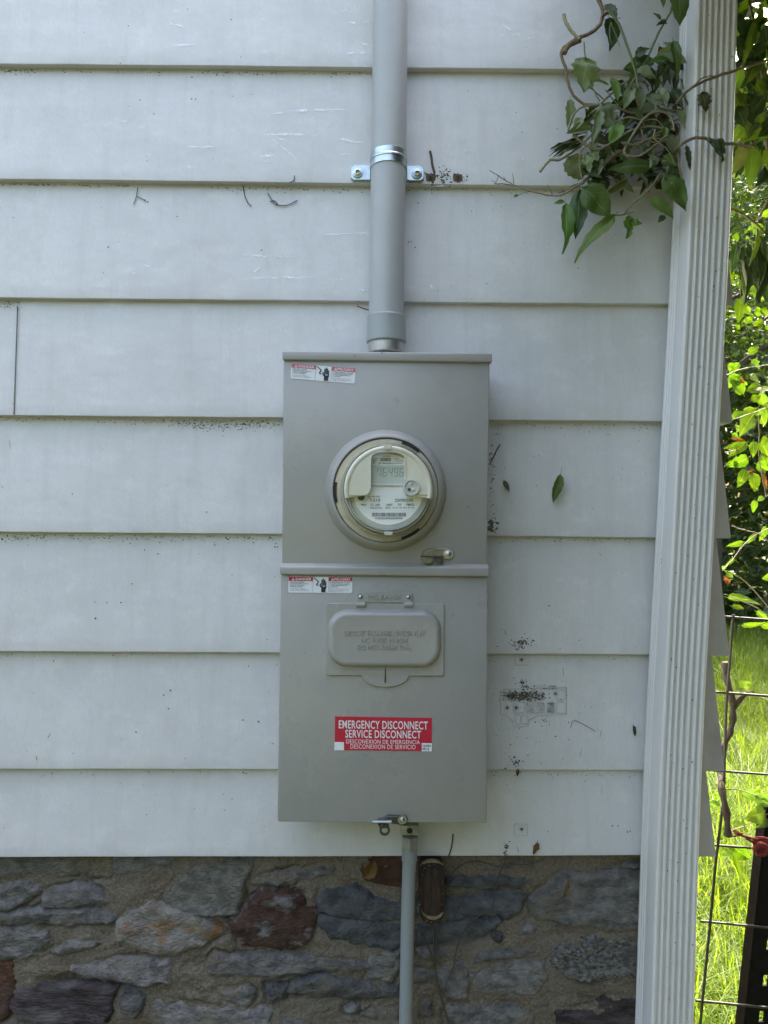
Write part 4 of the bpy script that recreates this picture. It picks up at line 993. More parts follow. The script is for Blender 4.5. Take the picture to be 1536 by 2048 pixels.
for a in (('t1', 736.5, 991.5, 760, 994.5), ('t2', 741, 997, 760.5, 1003.5), ('t3', 789.5, 997.5, 826.3, 1003.5), ('t4', 741, 1007.3, 759.5, 1012), ('t5', 772.5, 1007.3, 785, 1012),
          ('t6', 795.5, 1007, 803, 1011.5), ('t7', 813, 1007, 828, 1011.5), ('t8', 722, 1007.5, 732.5, 1011), ('t9', 739.5, 1014, 764, 1017.3), ('t10', 771, 1014, 781, 1017.2),
          ('t11', 784.5, 1014, 795.5, 1017.2), ('t12', 799, 1013.7, 813, 1017), ('t13', 816.5, 1013.7, 827.5, 1017), ('t14', 751, 1034.5, 805, 1038.7),
          ('t15', 765, 925, 788.5, 928.5), ('t16', 757, 924, 763, 930)): dial_text(*a)
m = MB(); x = 744.0
while x < 811:
    wd = rng.choice((.7, .9, 1.4)); m.add([p + V((0, -.0004, 0)) for p in quad_px(x, 1025.5, x + wd, 1033, YN)], [(0, 1, 2, 3)]); x += wd + rng.choice((.7, .9, 1.1))
m.build('barcode', M['grey_ink'], dial, smooth=0)
m = MB(); x = 761.0
while x < 782:
    wd = rng.choice((1.1, 1.6)); m.add([p + V((0, -.0004, 0)) for p in quad_px(x, 916, x + wd, 922.5, YN)], [(0, 1, 2, 3)]); x += wd + .9
m.build('barcode', M['grey_ink'], dial, smooth=0)
m = MB()
for u0, v, u1 in ((765, 912.5, 780), (745, 917.5, 757), (745, 921.5, 755), (745, 926, 751), (790, 918, 798), (790, 922, 806), (790, 926.5, 805)):
    x = u0
    while x < u1: m.add([p + V((0, -.0004, 0)) for p in quad_px(x, v - .7, min(x + 1.0, u1), v + .7, YN)], [(0, 1, 2, 3)]); x += 1.6
m.build('fine_print', M['grey_ink'], dial, smooth=0)
q = P(722.5, 994, YN); m = MB(); m.lathe(q, [(7*kn, YN - .0004), (.0001, YN - .0004)], 20); m.build('seal_mark', M['grey_ink'], dial, smooth=0)
# glass cover
YG = YK - 0.012; kg = PX(YG, 1); cg = P(776.5, 979.5, YG)
gl = MB(); gl.lathe(cg, [(97*ky, YM - .004), (95*ky, YM - .010), (93.5*kg, YM - .02), (92.5*kg, YG + .010), (91*kg, YG + .004), (88*kg, YG + .0012), (84*kg, YG), (60*kg, YG - .0012), (30*kg, YG - .002), (.0001, YG - .0022)], 96)
glo = gl.build('glass_cover', M['glass'], mt, smooth=60)
m = MB(); m.lathe(cg, [(94.5*kg, YG + .016), (95.2*kg, YG + .015), (94.5*kg, YG + .0135)], 80); m.build('glass_bead', M['glass'], glo, smooth=60)
m = MB(); m.prism([(P(u, v, YG).x, P(u, v, YG).z) for u, v in ((769.5, 1070.5), (784.5, 1070.5), (786, 1063.5), (768, 1063.5))], YN, YG + .004, .0006); m.build('glass_tab', M['dialring'], mt, smooth=30)

# ================================================================== CONDUITS
YC = -0.052
sv = thing('service_conduit', tuple(P(772, 704, YC)), 'thick grey plastic service conduit running up from the meter box', 'conduit')
pp = [P(u, v, YC) for u, v in ((784, -300), (781, 0), (777.5, 300), (774.5, 450), (772.5, 640))]
m = MB(); m.tube(smooth_line(pp, 6), PX(YC, 35.3), 40); m.build('pipe', M['pvc'], sv, smooth=60)
def vtube(name, u, v0, v1, rpx, mt_, parent, taper=None, y=YC, n=40, u2=None, smooth=40):
    a, b = P(u, v0, y), P(u2 or u, v1, y); r = PX(y, rpx); r2 = PX(y, taper) if taper else r
    ch = min(.0012, r*.15); d = (b - a).normalized()
    m = MB(); m.tube([a, a + d*ch, b - d*ch, b], [r - ch, r, r2, r2 - ch], n); return m.build(name, M[mt_], parent, smooth=smooth)
vtube('coupling', 772.3, 635, 686, 39.8, 'pvc2', sv); vtube('coupling_lip', 772.3, 633, 637, 37.5, 'pvc2', sv)
vtube('thread', 771.8, 685, 692, 36, 'pvc2', sv)
vtube('metal_hub', 771.8, 688, 708, 37, 'cast', sv, taper=36)
# strap
st = MB(); n = 28; prof = []
cst = P(777, 324, YC); hw = PX(YC, 16); rp = PX(YC, 36.6)
ring0 = []
for k in range(n + 1):
    t = math.pi * (1.0 + k/n); ring0.append((math.cos(t), math.sin(t)))     # front half, towards the viewer
segs = [(-1.0, 0.72)] + [(a, b) for a, b in ring0] + [(1.0, 0.72)]
cross = [(-1, -.0006), (-.93, .0003), (-.22, .0003), (-.1, .0011), (.1, .0011), (.22, .0003), (.93, .0003), (1, -.0006)]
nc = len(cross)
for a, b in segs:
    for cz, off in cross:
        rr2 = rp + off; st.v.append(V((cst.x + a*rr2, cst.y + b*rr2, cst.z + cz*hw)))
for i in range(len(segs) - 1):
    for k in range(nc - 1): st.f.append((i*nc+k, i*nc+k+1, (i+1)*nc+k+1, (i+1)*nc+k))
so = st.build('strap', M['zinc'], sv, smooth=14)
for (u0, u1, uc, vc) in ((702, 741, 715.5, 346), (814, 847.5, 834, 348)):
    pl = [(u0, 337), (u0 + 5, 332), (u1 - 3, 331), (u1, 331), (u1, 362), (u0 + 5, 362), (u0, 357)] if uc < 770 else [(u0, 333), (u1 - 6, 332.5), (u1, 339), (u1, 358), (u1 - 6, 363), (u0 + 6, 363), (u0, 361)]
    m = MB(); m.prism([(P(u, v, -.015).x, P(u, v, -.015).z) for u, v in reversed(pl)], -.0125, -.0185, .0008); ear = m.build('strap_ear', M['zinc'], so, smooth=30)
    q = P(uc, vc, -.0185); m = MB(); m.lathe(q, [(PX(0, 10.5), q.y), (PX(0, 10.2), q.y - .002), (PX(0, 6.5), q.y - .0026), (PX(0, 6), q.y - .0042), (PX(0, 4.2), q.y - .0045)], 24); m.build('screw_head', M['zinc'], so)
    m = MB(); m.lathe(q, [(PX(0, 4.3), q.y - .0044), (PX(0, 3), q.y - .0015), (.0001, q.y - .0012)], 16); m.build('screw_recess', M['brass'], so)
# lower conduit
Yl = -0.045
lc = thing('ground_conduit', tuple(P(806, 2600, Yl)), 'thin grey plastic conduit running down from the meter box bottom', 'conduit')
m = MB(); m.tube([P(819, 1700, Yl), P(815, 1850, Yl), P(811.5, 2048, Yl), P(803, 2440, Yl), V((P(803, 2440, Yl).x, Yl, 0.0))], PX(Yl, 13.4), 32); m.build('pipe', M['pvc_dull'], lc, smooth=60)
vtube('coupling', 819.3, 1695, 1722, 15.4, 'pvc_dull', lc, y=Yl, u2=818.8)
vtube('hex_nut', 819.6, 1671, 1697, 17.2, 'hub', lc, y=Yl, n=6, taper=16.5, smooth=20)
m = MB(); q = [P(802, 1671, Yl - .018), P(837.5, 1671, Yl - .018), P(838.5, 1651, Yl - .018), P(801, 1651, Yl - .018)]
m.hexa(q, [V((p.x, Yl + .016, p.z)) for p in q]); hb = m.build('hub_block', M['hub'], lc, bevel=.0016)
q = P(819.5, 1661, Yl - .018); m = MB(); m.lathe(q, [(PX(Yl, 8.5), q.y), (PX(Yl, 8), q.y - .0014), (PX(Yl, 6), q.y - .0014), (PX(Yl, 5.6), q.y - .0002)], 20); m.build('hub_rim', M['hub'], hb)
m = MB(); m.lathe(q, [(PX(Yl, 5.8), q.y - .0006), (.0001, q.y - .0006)], 20); m.build('hub_hole', M['black'], hb, smooth=0)
vtube('hub_neck', 820, 1640, 1653, 16, 'hub', lc, y=Yl)

# ================================================================== OLD TIMBER PLUG
YW = -0.004
pl_ = thing('timber_plug', tuple(P(863, 1845, YW)), 'dark rotten rounded timber plug in the stone wall beside the conduit', 'wood block')
poly = pxrrect(839, 1722, 889, 1850, 24, YW - .02, 8); m = MB(); m.prism(poly, FY + .006, YW - .022, .004); m.build('block', M['wood'], pl_, smooth=35)
poly = pxrrect(846, 1732, 883, 1832, 17, YW - .02, 8); m = MB(); m.prism(poly, YW - .02, YW - .027, .002); m.build('raised_core', M['wood'], pl_, smooth=35)
def crescent(uc, vc, r0, r1, a0, a1, off):
    pts_o, pts_i = [], []; n = 14
    for k in range(n + 1):
        t = math.radians(a0 + (a1-a0)*k/n); e = math.sin(math.pi*k/n)
        pts_o.append((uc + r1*math.cos(t), vc - r1*math.sin(t)*.85)); pts_i.append((uc + (r1 - (r1-r0)*e - .6)*math.cos(t), vc - (r1 - (r1-r0)*e - .6)*math.sin(t)*.85))
    m = MB(); pol = [(P(u, v, off).x, P(u, v, off).z) for u, v in pts_o + pts_i[::-1]]
    n2 = len(pol); m.add([V((x, off + 0.0006*rng.random(), z)) for x, z in pol] + [V((x, off + .004, z)) for x, z in pol],
                         [(k, k+1, n2-2-k, n2-1-k) for k in range(n)] + [(k, n2+k, n2+(k+1) % n2, (k+1) % n2) for k in range(n2)])
    return m.build('fibre_rim', M['tan'], pl_, smooth=0)
crescent(866, 1822, 14, 21, 190, 350, YW - .029); crescent(864, 1742, 20, 27, 25, 155, YW - .026)
cr = MB()
for _ in range(44):
    a = rng.uniform(0, 2*math.pi); u = 863 + 24*math.cos(a)*rng.uniform(.9, 1.1); v = 1787 + 62*math.sin(a)*rng.uniform(.9, 1.1); p = P(u, v, YW - .025); r = rng.uniform(.0006, .0016)
    cr.add([p + V((r, 0, 0)), p + V((0, 0, r)), p + V((-r, 0, 0)), p + V((0, 0, -r)), p + V((0, -r, 0))], [(0, 1, 4), (1, 2, 4), (2, 3, 4), (3, 0, 4)])
tag(cr.build('fibre_crumbs', M['tan'], pl_, smooth=0), kind='stuff')

# ================================================================== LEAVES
def leaf_data(B, T, W, nrm=None, fold=0.25, arch=0.12, wave=0.1, ragged=0.06, tw=0.0, petiole=0.12, shape=0.0, seed=0, n=9, k=3):
    B, T = V(B), V(T); ax = T - B; L = ax.length; ax = ax / L
    nn = V(nrm) if nrm is not None else V((0, -1, 0))
    nn = nn - ax*nn.dot(ax)
    if nn.length < 1e-4: nn = V((1, 0, 0)) - ax*ax.x
    nn.normalize(); sd = nn.cross(ax)
    vs, uv, fs = [], [], []
    for i in range(n + 1):
        t = i/n
        e = t ** (0.75 + shape)
        hw = W*0.5*max(0.012, math.sin(math.pi*min(1, e)) ** 0.85 * (1.0 - 0.12*t))
        hw *= 1 + ragged*noise.noise(V((t*9, seed*3.3, 1)))*2
        tang = tw*(t - 0.3)
        for j in range(-k, k + 1):
            s = j/k
            hj = hw*(1 + (ragged*0.8*(1 if i % 2 else -1) if abs(j) == k else 0))
            yy = s*hj; zz = fold*abs(yy) + arch*L*4*t*(1-t)*0.5 + wave*W*0.5*noise.noise(V((t*3.2, s*1.4, seed*1.7)))
            yy *= 1 - 0.25*abs(fold)*abs(s)
            y2 = yy*math.cos(tang) - zz*math.sin(tang); z2 = yy*math.sin(tang) + zz*math.cos(tang)
            vs.append(B + ax*(t*L) + sd*y2 + nn*z2); uv.append((t, 0.5 + s*0.5))
    c = 2*k + 1
    for i in range(n):
        for j in range(c - 1): a = i*c + j; fs.append((a, a+1, a+c+1, a+c))
    if petiole:
        r = max(0.0004, W*0.018); b0 = B - ax*L*petiole - nn*L*0.04; q = len(vs)
        for p, rr_ in ((b0, r*1.2), (B + ax*L*0.12 + nn*(arch*L*0.18), r*.7)):
            for a in range(3): vs.append(p + (sd*math.cos(a*2.094) + nn*math.sin(a*2.094))*rr_); uv.append((0.5, 0.5))
        for a in range(3): fs.append((q+a, q+(a+1) % 3, q+3+(a+1) % 3, q+3+a))
    return vs, fs, uv
_ls = [0]
def leaf(parent, B, T, W, mt_, **kw):
    _ls[0] += 1; kw.setdefault('seed', _ls[0])
    vs, fs, uv = leaf_data(B, T, W, **kw); return make('leaf', vs, fs, M[mt_], parent, smooth=180, uvs=uv)

# ------------------------------------------------ wilting vine at the corner
vine = thing('climbing_vine', tuple(P(1300, 250, -0.02)), 'tangle of wilting cut vine hanging behind the downspout on the siding', 'vine')
K = lambda x, y: (960 + x/2.667, y/2.667)
def stem(parent, pts, r0, r1, mt_='stem', y0=-0.05, y1=None, n=7, raw=False):
    y1 = y0 if y1 is None else y1; q = []
    for i, p in enumerate(pts):
        t = i/max(1, len(pts)-1); u, v = (p[0], p[1]) if raw else K(p[0], p[1]); yy = p[2] if len(p) > 2 else y0 + (y1-y0)*t
        q.append(P(u, v, yy))
    q = smooth_line(q, 5); m = MB(); nn = len(q)
    rad = [PX(-.05, r0 + (r1-r0)*i/(nn-1)) * (1 + .16*noise.noise(V((i*.9, r0, pts[0][0])))) for i in range(nn)]
    for i in range(nn): q[i] = q[i] + V((noise.noise(V((i*.7, 1, pts[0][1]))), noise.noise(V((i*.7, 5, pts[0][1]))), noise.noise(V((i*.7, 9, pts[0][1])))))*0.0012
    m.tube(q, rad, n); return m.build('stem', M[mt_], parent, smooth=60)
stem(vine, [(625, -60), (635, 0), (655, 60), (640, 130), (590, 175), (520, 205), (475, 238), (442, 260), (434, 300), (455, 360), (465, 430), (500, 510), (555, 558)], 4.3, 2.7, 'bark', -.055, -.05)
stem(vine, [(535, 210), (500, 225), (470, 245), (450, 285)], 6.5, 5.0, 'bark', -.055)
stem(vine, [(447, 78), (452, 105), (470, 140), (500, 180), (530, 208)], 3.6, 3.2, 'pale_wood', -.06)
stem(vine, [(685, 55), (740, 130), (790, 260), (825, 370), (848, 470)], 2.8, 2.0, 'greenstem', -.075)
stem(vine, [(690, 60), (665, 75), (650, 80)], 4, 3.5, 'bark', -.06)
stem(vine, [(550, 555), (640, 562), (720, 570), (800, 600), (870, 600), (960, 585), (1040, 590)], 2.6, 1.8, 'stem', -.07)
stem(vine, [(470, 695), (495, 620), (545, 572), (640, 560)], 2.0, 1.8, 'stem', -.08)
stem(vine, [(500, 720), (560, 770), (640, 795), (740, 735), (820, 690), (900, 675), (985, 685)], 2.8, 2.2, 'stem', -.095)
stem(vine, [(795, 838), (770, 805), (825, 705), (870, 640), (920, 602), (985, 600), (1025, 640), (1035, 700)], 3.2, 2.2, 'stem', -.10)
stem(vine, [(780, 832), (850, 832), (920, 785), (1000, 720)], 2.2, 1.5, 'stem', -.105)
stem(vine, [(320, 915), (350, 875), (375, 850)], 3.2, 3.0, 'pale_wood', -.075)
stem(vine, [(375, 852), (430, 850), (500, 805), (550, 765), (620, 690)], 2.6, 2, 'stem', -.08)
stem(vine, [(545, 975), (650, 888), (750, 808), (860, 760), (960, 720)], 3.4, 3.0, 'bark', -.06, -.09)
stem(vine, [(650, 640), (740, 560), (800, 460), (880, 330), (950, 180), (1015, 65), (1040, -30)], 2.6, 2.4, 'greenstem', -.05)
stem(vine, [(545, 650), (640, 560), (700, 500), (800, 420)], 2.2, 2, 'stem', -.05)
stem(vine, [(75, 978), (180, 988), (280, 1022), (390, 1043), (450, 1034), (500, 1000), (548, 972)], 1.2, 2.6, 'stem', -.04, -.07)
stem(vine, [(185, 988), (135, 962), (95, 935), (50, 908)], 1.4, .7, 'greenstem', -.04); stem(vine, [(182, 988), (178, 960), (174, 925)], 1.0, .6, 'greenstem', -.04)
stem(vine, [(140, 965), (125, 945)], .7, .5, 'greenstem', -.04); stem(vine, [(100, 940), (85, 970), (62, 962)], .8, .5, 'greenstem', -.04); stem(vine, [(385, 1040), (375, 1010), (358, 985)], 1.0, .7, 'greenstem', -.045)
stem(vine, [(455, 1035), (480, 1000), (520, 980), (548, 985)], 1.3, 1, 'greenstem', -.06); stem(vine, [(270, 1020), (230, 1030), (200, 1045)], .8, .6, 'greenstem', -.045)
stem(vine, [(970, 915), (930, 975), (870, 1040), (800, 1100), (765, 1142), (712, 1148)], 2.4, 1.7, 'stem', -.085); stem(vine, [(765, 1142), (800, 1135), (825, 1128)], 1.4, 1, 'stem', -.085)
stem(vine, [(1040, 565, -.06), (1060, 540, -.11), (1100, 490, -.116), (1180, 440, -.118), (1270, 405, -.116), (1380, 370, -.114), (1440, 352, -.08), (1540, 320, -.05)], 2.8, 2.4, 'bark', -.11)
stem(vine, [(1130, 470, -.122), (1180, 420, -.124), (1215, 408, -.124), (1270, 405, -.12)], 1.6, 1, 'stem', -.12)
stem(vine, [(1030, 830, -.06), (1055, 790, -.11), (1090, 760, -.116), (1150, 735, -.118), (1230, 745, -.116), (1300, 765, -.114), (1372, 770, -.10), (1450, 790, -.04)], 3.0, 2.8, 'bark', -.11)
stem(vine, [(1062, 715, -.08), (1058, 850, -.108), (1072, 930, -.112), (1088, 992, -.112)], 1.8, 1.3, 'bark', -.11)
stem(vine, [(700, 120), (690, 170), (700, 240)], 1, .7, 'greenstem', -.08); stem(vine, [(700, 130), (730, 200), (745, 250)], 1, .7, 'greenstem', -.08); stem(vine, [(705, 100), (750, 95)], .8, .6, 'greenstem', -.08)
stem(vine, [(555, 225), (560, 300), (575, 400), (600, 470), (640, 540)], 1.6, 1.2, 'greenstem', -.072)
for pts in ([(720, 650), (790, 625), (860, 640), (940, 640), (990, 690)], [(860, 690), (880, 740), (960, 760), (1010, 720)], [(935, 690), (930, 740), (1000, 800), (1040, 880)], [(760, 760), (830, 770), (900, 740), (1020, 745)],
            [(800, 800), (850, 770), (930, 720), (985, 690)], [(600, 760), (545, 800), (530, 860), (545, 960)]): stem(vine, pts, 1.6, .9, 'stem', rng.uniform(-.11, -.08))
def vl(b, t, w, mt_, y=-.08, ty=None, **kw):
    ty = y if ty is None else ty
    return leaf(vine, P(*K(*b), y), P(*K(*t), ty), PX(-.08, w/2.667), mt_, **kw)
VL = [((560, 305), (552, 497), 175, 'leaf_pale', -.075, -.07, dict(ragged=.16, wave=.25, fold=.1)),
 ((690, 95), (700, 268), 115, 'leaf_dark', -.045, -.04, dict(wave=.2)), ((672, 25), (728, 110), 70, 'leaf_dark', -.05, -.06, dict(ragged=.15)),
 ((1062, -60), (1066, 138), 105, 'leaf', -.125, -.125, dict(fold=.1)), ((972, -30), (978, 42), 34, 'leaf', -.07, -.07, {}),
 ((995, 125), (938, 140), 40, 'leaf_dark', -.07, -.08, dict(fold=.8)), ((965, 105), (922, 68), 26, 'leaf', -.07, -.07, {}),
 ((835, 372), (930, 418), 68, 'leaf_pale', -.085, -.09, dict(arch=.3)), ((845, 470), (848, 604), 68, 'leaf_pale', -.085, -.08, dict(fold=.4)),
 ((703, 415), (735, 545), 62, 'leaf_bright', -.075, -.08, {}), ((618, 432), (690, 455), 26, 'leaf_bright', -.07, -.07, {}),
 ((482, 528), (470, 700), 70, 'leaf_pale', -.06, -.05, dict(ragged=.14)), ((590, 690), (458, 712), 80, 'leaf_pale', -.09, -.10, dict(fold=.7)), ((540, 630), (500, 700), 60, 'leaf_pale', -.10, -.10, dict(fold=.5)),
 ((640, 558), (715, 690), 140, 'leaf_pale', -.085, -.09, dict(ragged=.18, wave=.4)), ((640, 590), (595, 790), 62, 'leaf_pale', -.10, -.10, dict(ragged=.2, wave=.4, fold=.5)),
 ((757, 658), (690, 770), 92, 'leaf_bright', -.11, -.10, dict(wave=.15)), ((690, 700), (715, 810), 100, 'leaf_dark', -.085, -.08, {}),
 ((915, 885), (682, 905), 92, 'leaf', -.10, -.105, dict(fold=.12, arch=.05, ragged=.03)), ((470, 835), (545, 955), 145, 'leaf_pale', -.07, -.06, dict(ragged=.1, wave=.3)),
 ((545, 860), (640, 960), 90, 'leaf_dark', -.065, -.06, dict(wave=.3)), ((545, 1000), (695, 1155), 158, 'leaf', -.085, -.075, dict(ragged=.02, fold=.1, arch=.15)),
 ((530, 1015), (508, 1275), 112, 'leaf_dark', -.065, -.06, dict(ragged=.06, wave=.2)), ((458, 1085), (442, 1355), 92, 'leaf', -.085, -.09, dict(ragged=.10, wave=.3, fold=.35)),
 ((716, 1148), (508, 1408), 96, 'leaf_bright', -.09, -.095, dict(tw=1.0, wave=.3, fold=.4)), ((792, 1150), (785, 1272), 74, 'leaf_bright', -.09, -.085, dict(wave=.6, ragged=.1)), ((800, 1190), (862, 1195), 55, 'leaf_bright', -.09, -.09, dict(wave=.6)),
 ((984, 935), (1096, 1128), 140, 'leaf', -.115, -.118, dict(fold=.15, arch=.1)), ((905, 1060), (1032, 1168), 84, 'leaf_bright', -.085, -.09, dict(fold=.5)), ((985, 1150), (950, 1190), 40, 'leaf_dark', -.08, -.08, {}),
 ((690, 960), (580, 1010), 110, 'leaf_dark', -.06, -.06, dict(wave=.3)), ((1185, 490), (1205, 606), 72, 'leaf_dry', -.118, -.114, dict(ragged=.16, wave=.5)),
 ((1215, 738), (1295, 862), 62, 'leaf_dark', -.12, -.118, dict(wave=.8, fold=.5, ragged=.12)), ((1270, 740), (1305, 820), 44, 'leaf_dark', -.12, -.118, dict(wave=.8)), ((1100, 775), (1122, 912), 34, 'leaf_dry', -.118, -.114, dict(wave=.6, ragged=.15)),
 ((450, 1075), (395, 1085), 30, 'leaf', -.05, -.05, {}), ((205, 1040), (178, 1052), 20, 'leaf', -.045, -.045, {}), ((960, 470), (1000, 560), 60, 'leaf_pale', -.08, -.08, dict(wave=.5, fold=.6)),
 ((1030, 220), (1050, 430), 66, 'leaf', -.085, -.09, dict(fold=.6, wave=.3)), ((940, 300), (1040, 270), 50, 'leaf_pale', -.08, -.08, dict(fold=.7)), ((900, 340), (1020, 320), 50, 'leaf', -.08, -.08, dict(fold=.6)),
 ((830, 300), (905, 260), 70, 'leaf_dark', -.07, -.075, dict(ragged=.12)), ((900, 300), (850, 390), 110, 'leaf_dark', -.065, -.06, dict(wave=.4)), ((990, 340), (940, 420), 70, 'leaf_dark', -.075, -.08, dict(wave=.4)),
 ((985, 680), (975, 740), 44, 'leaf_bright', -.10, -.10, dict(fold=.7)), ((560, 820), (590, 920), 60, 'leaf_pale', -.08, -.085, dict(wave=.7, ragged=.2)), ((600, 790), (630, 860), 60, 'leaf_pale', -.085, -.09, dict(wave=.6, ragged=.2)),
 ((940, 820), (900, 900), 60, 'leaf_pale', -.095, -.10, dict(wave=.7)), ((980, 830), (1040, 890), 60, 'leaf_bright', -.09, -.09, dict(fold=.8)), ((970, 860), (1000, 920), 50, 'leaf_pale', -.095, -.10, dict(wave=.7))]
for b, t, wd, mt_, y, ty, kw in VL:
    kw = dict(kw); kw['wave'] = kw.get('wave', .1) + rng.uniform(.1, .3); kw['ragged'] = kw.get('ragged', .06)*1.2; kw.setdefault('tw', rng.uniform(-.5, .5)); kw.setdefault('nrm', (rng.uniform(-.3, .3), -1, rng.uniform(-.15, .4)))
    vl(b, t, wd, mt_, y, ty, **kw)
for _ in range(9):                        # shrivelled bundle at the left
    b = (540 + rng.uniform(-20, 20), 735 + rng.uniform(-15, 40)); t = (385 + rng.uniform(-20, 40), 825 + rng.uniform(-35, 35)); vl(b, t, rng.uniform(18, 36), rng.choice(['leaf_dry', 'leaf_pale', 'leaf_dark']), -.075, -.08, fold=.9, wave=.8, ragged=.15)
def in_mass(x, y):
    return (740 < x < 1075 and 170 < y < 960 and x > 1090 - (y - 120)*1.1 and not (y > 700 and x < 640)) or (560 < x < 800 and 560 < y < 960)
cnt = 0
while cnt < 150:                          # dense wilted leaves deep in the tangle
    x, y = rng.uniform(560, 1080), rng.uniform(150, 970)
    if not in_mass(x, y): continue
    cnt += 1; a = rng.uniform(0.2, 2.9); L = rng.uniform(60, 150); d = rng.uniform(-.07, -.018)
    vl((x, y), (x + L*math.cos(a), y + L*math.sin(a)), L*rng.uniform(.35, .7), rng.choice(['leaf_dark', 'leaf_dry', 'leaf_dry', 'leaf', 'leaf_pale', 'leaf_pale']), d, d - rng.uniform(-.02, .03),
       nrm=(rng.uniform(-.8, .8), -1, rng.uniform(-.6, .6)), wave=rng.uniform(.2, .7), fold=rng.uniform(0, .8), ragged=.1, n=6, k=2)
for _ in range(26):
    x, y = rng.uniform(640, 1040), rng.uniform(420, 900); a = rng.uniform(-.9, .9) + rng.choice((0, math.pi)); L = rng.uniform(80, 220); c_ = rng.uniform(-50, 50)
    stem(vine, [(x, y), (x + L*.5*math.cos(a), y + L*.5*math.sin(a) + c_), (min(x + L*math.cos(a), 1060), y + L*math.sin(a))], 1.6, .9, rng.choice(['stem', 'greenstem', 'bark']), rng.uniform(-.07, -.03))

# ------------------------------------------------ hanging vine beyond the downspout
hv = thing('hanging_vine', tuple(P(1510, 300, 0.12)), 'dark leafy vine hanging beyond the house corner at the upper right', 'vine')
def rl(parent, b, t, wpx, mt_, y, ty=None, **kw):
    ty = y if ty is None else ty; return leaf(parent, P(*b, y), P(*t, ty), PX(y, wpx), mt_, **kw)
C2 = lambda x, y: (1380 + x/4.878, y/4.878)
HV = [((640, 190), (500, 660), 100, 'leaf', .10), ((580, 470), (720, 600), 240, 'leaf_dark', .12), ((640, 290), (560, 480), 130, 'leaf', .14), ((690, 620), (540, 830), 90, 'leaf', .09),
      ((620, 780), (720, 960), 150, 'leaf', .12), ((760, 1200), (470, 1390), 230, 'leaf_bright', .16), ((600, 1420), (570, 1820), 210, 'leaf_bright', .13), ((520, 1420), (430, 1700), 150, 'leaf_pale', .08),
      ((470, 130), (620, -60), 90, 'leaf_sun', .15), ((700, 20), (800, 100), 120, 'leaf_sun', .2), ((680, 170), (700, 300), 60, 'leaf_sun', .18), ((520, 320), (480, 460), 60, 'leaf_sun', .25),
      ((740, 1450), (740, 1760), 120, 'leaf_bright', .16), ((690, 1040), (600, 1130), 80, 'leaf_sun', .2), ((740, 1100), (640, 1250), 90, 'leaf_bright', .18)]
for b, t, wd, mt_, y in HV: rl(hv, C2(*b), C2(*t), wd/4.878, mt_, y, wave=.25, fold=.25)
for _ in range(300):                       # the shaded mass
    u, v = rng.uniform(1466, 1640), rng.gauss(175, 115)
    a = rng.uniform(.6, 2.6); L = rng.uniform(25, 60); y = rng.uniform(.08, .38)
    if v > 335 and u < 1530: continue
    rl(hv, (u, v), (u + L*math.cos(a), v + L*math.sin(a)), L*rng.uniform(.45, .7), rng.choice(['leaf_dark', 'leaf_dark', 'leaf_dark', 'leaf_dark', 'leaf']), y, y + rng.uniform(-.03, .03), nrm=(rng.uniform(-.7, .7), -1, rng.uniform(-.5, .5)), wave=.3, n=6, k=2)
for _ in range(30):                       # limp clump hanging at mid height
    u, v = rng.gauss(1512, 24), rng.uniform(455, 560); L = rng.uniform(45, 95)
    if u < 1474: continue
    rl(hv, (u, v), (u + rng.uniform(-18, 14), v + L), rng.uniform(18, 34), rng.choice(['leaf_dark', 'leaf_dark', 'leaf_dark', 'leaf']), rng.uniform(.10, .2), nrm=(rng.uniform(-.9, .9), -1, rng.uniform(-.3, .3)), wave=.5, fold=rng.uniform(.2, .9), ragged=.08)
for pts in ([(1440, 410), (1480, 425), (1515, 450), (1536, 470), (1580, 480)], [(1536, 400), (1520, 430), (1510, 447)], [(1545, 440), (1530, 480), (1517, 515)], [(1470, 135), (1500, 130), (1560, 100)], [(1455, 285), (1500, 290), (1560, 250)], [(1490, -40), (1520, 120), (1535, 300), (1545, 460)]):
    stem(hv, pts, 3, 2, 'bark', .14, .2, raw=True)

for _ in range(150):                      # the bulk of the vine above the picture, which shades the part in view
    d = V((rng.gauss(0, 1), rng.gauss(0, 1), rng.gauss(0, 1))).normalized()*rng.random()**.4
    b = V((1.12 + d.x*.5, .62 + d.y*.5, 3.05 + d.z*.42))
    if b.z < 1.60 + .74*(b.y + 1.228): continue
    leaf(hv, b, b + V((rng.uniform(-.08, .08), rng.uniform(-.08, .08), -.13)), .10, 'leaf_dark', nrm=(rng.uniform(-1, 1), rng.uniform(-1, .2), rng.uniform(.2, 1)), n=5, k=2)
# ------------------------------------------------ backlit shrub shoots
sh = thing('backlit_shrub', tuple(P(1525, 2000, 0.45)), 'sunlit yellow-green leafy shoots glowing beside the house corner', 'shrub')
C3 = lambda x, y: (1380 + x/5.686, 400 + y/5.686)
C4 = lambda x, y: (1380 + x/3.936, 740 + y/3.936)
for b, t, wd, y in (((700, 300), (650, 360), 60, .4), ((690, 340), (610, 390), 40, .4), ((500, 380), (545, 480), 80, .3), ((660, 410), (630, 450), 40, .4), ((460, 700), (475, 970), 70, .25), ((500, 850), (545, 900), 50, .3), ((530, 950), (615, 1040), 80, .28),
                    ((580, 1110), (545, 1400), 150, .22), ((620, 1180), (560, 1340), 90, .3), ((760, 1330), (760, 1210), 120, .4), ((720, 1350), (590, 1390), 90, .4), ((730, 1340), (650, 1275), 60, .4), ((840, 1370), (710, 1430), 100, .4), ((800, 1240), (880, 1320), 110, .4), ((870, 1420), (900, 1480), 70, .4)):
    rl(sh, C3(*b), C3(*t), wd/5.686, 'leaf_sun', y, wave=.2, fold=.2, nrm=(rng.uniform(-.4, .4), -1, rng.uniform(-.2, .5)))
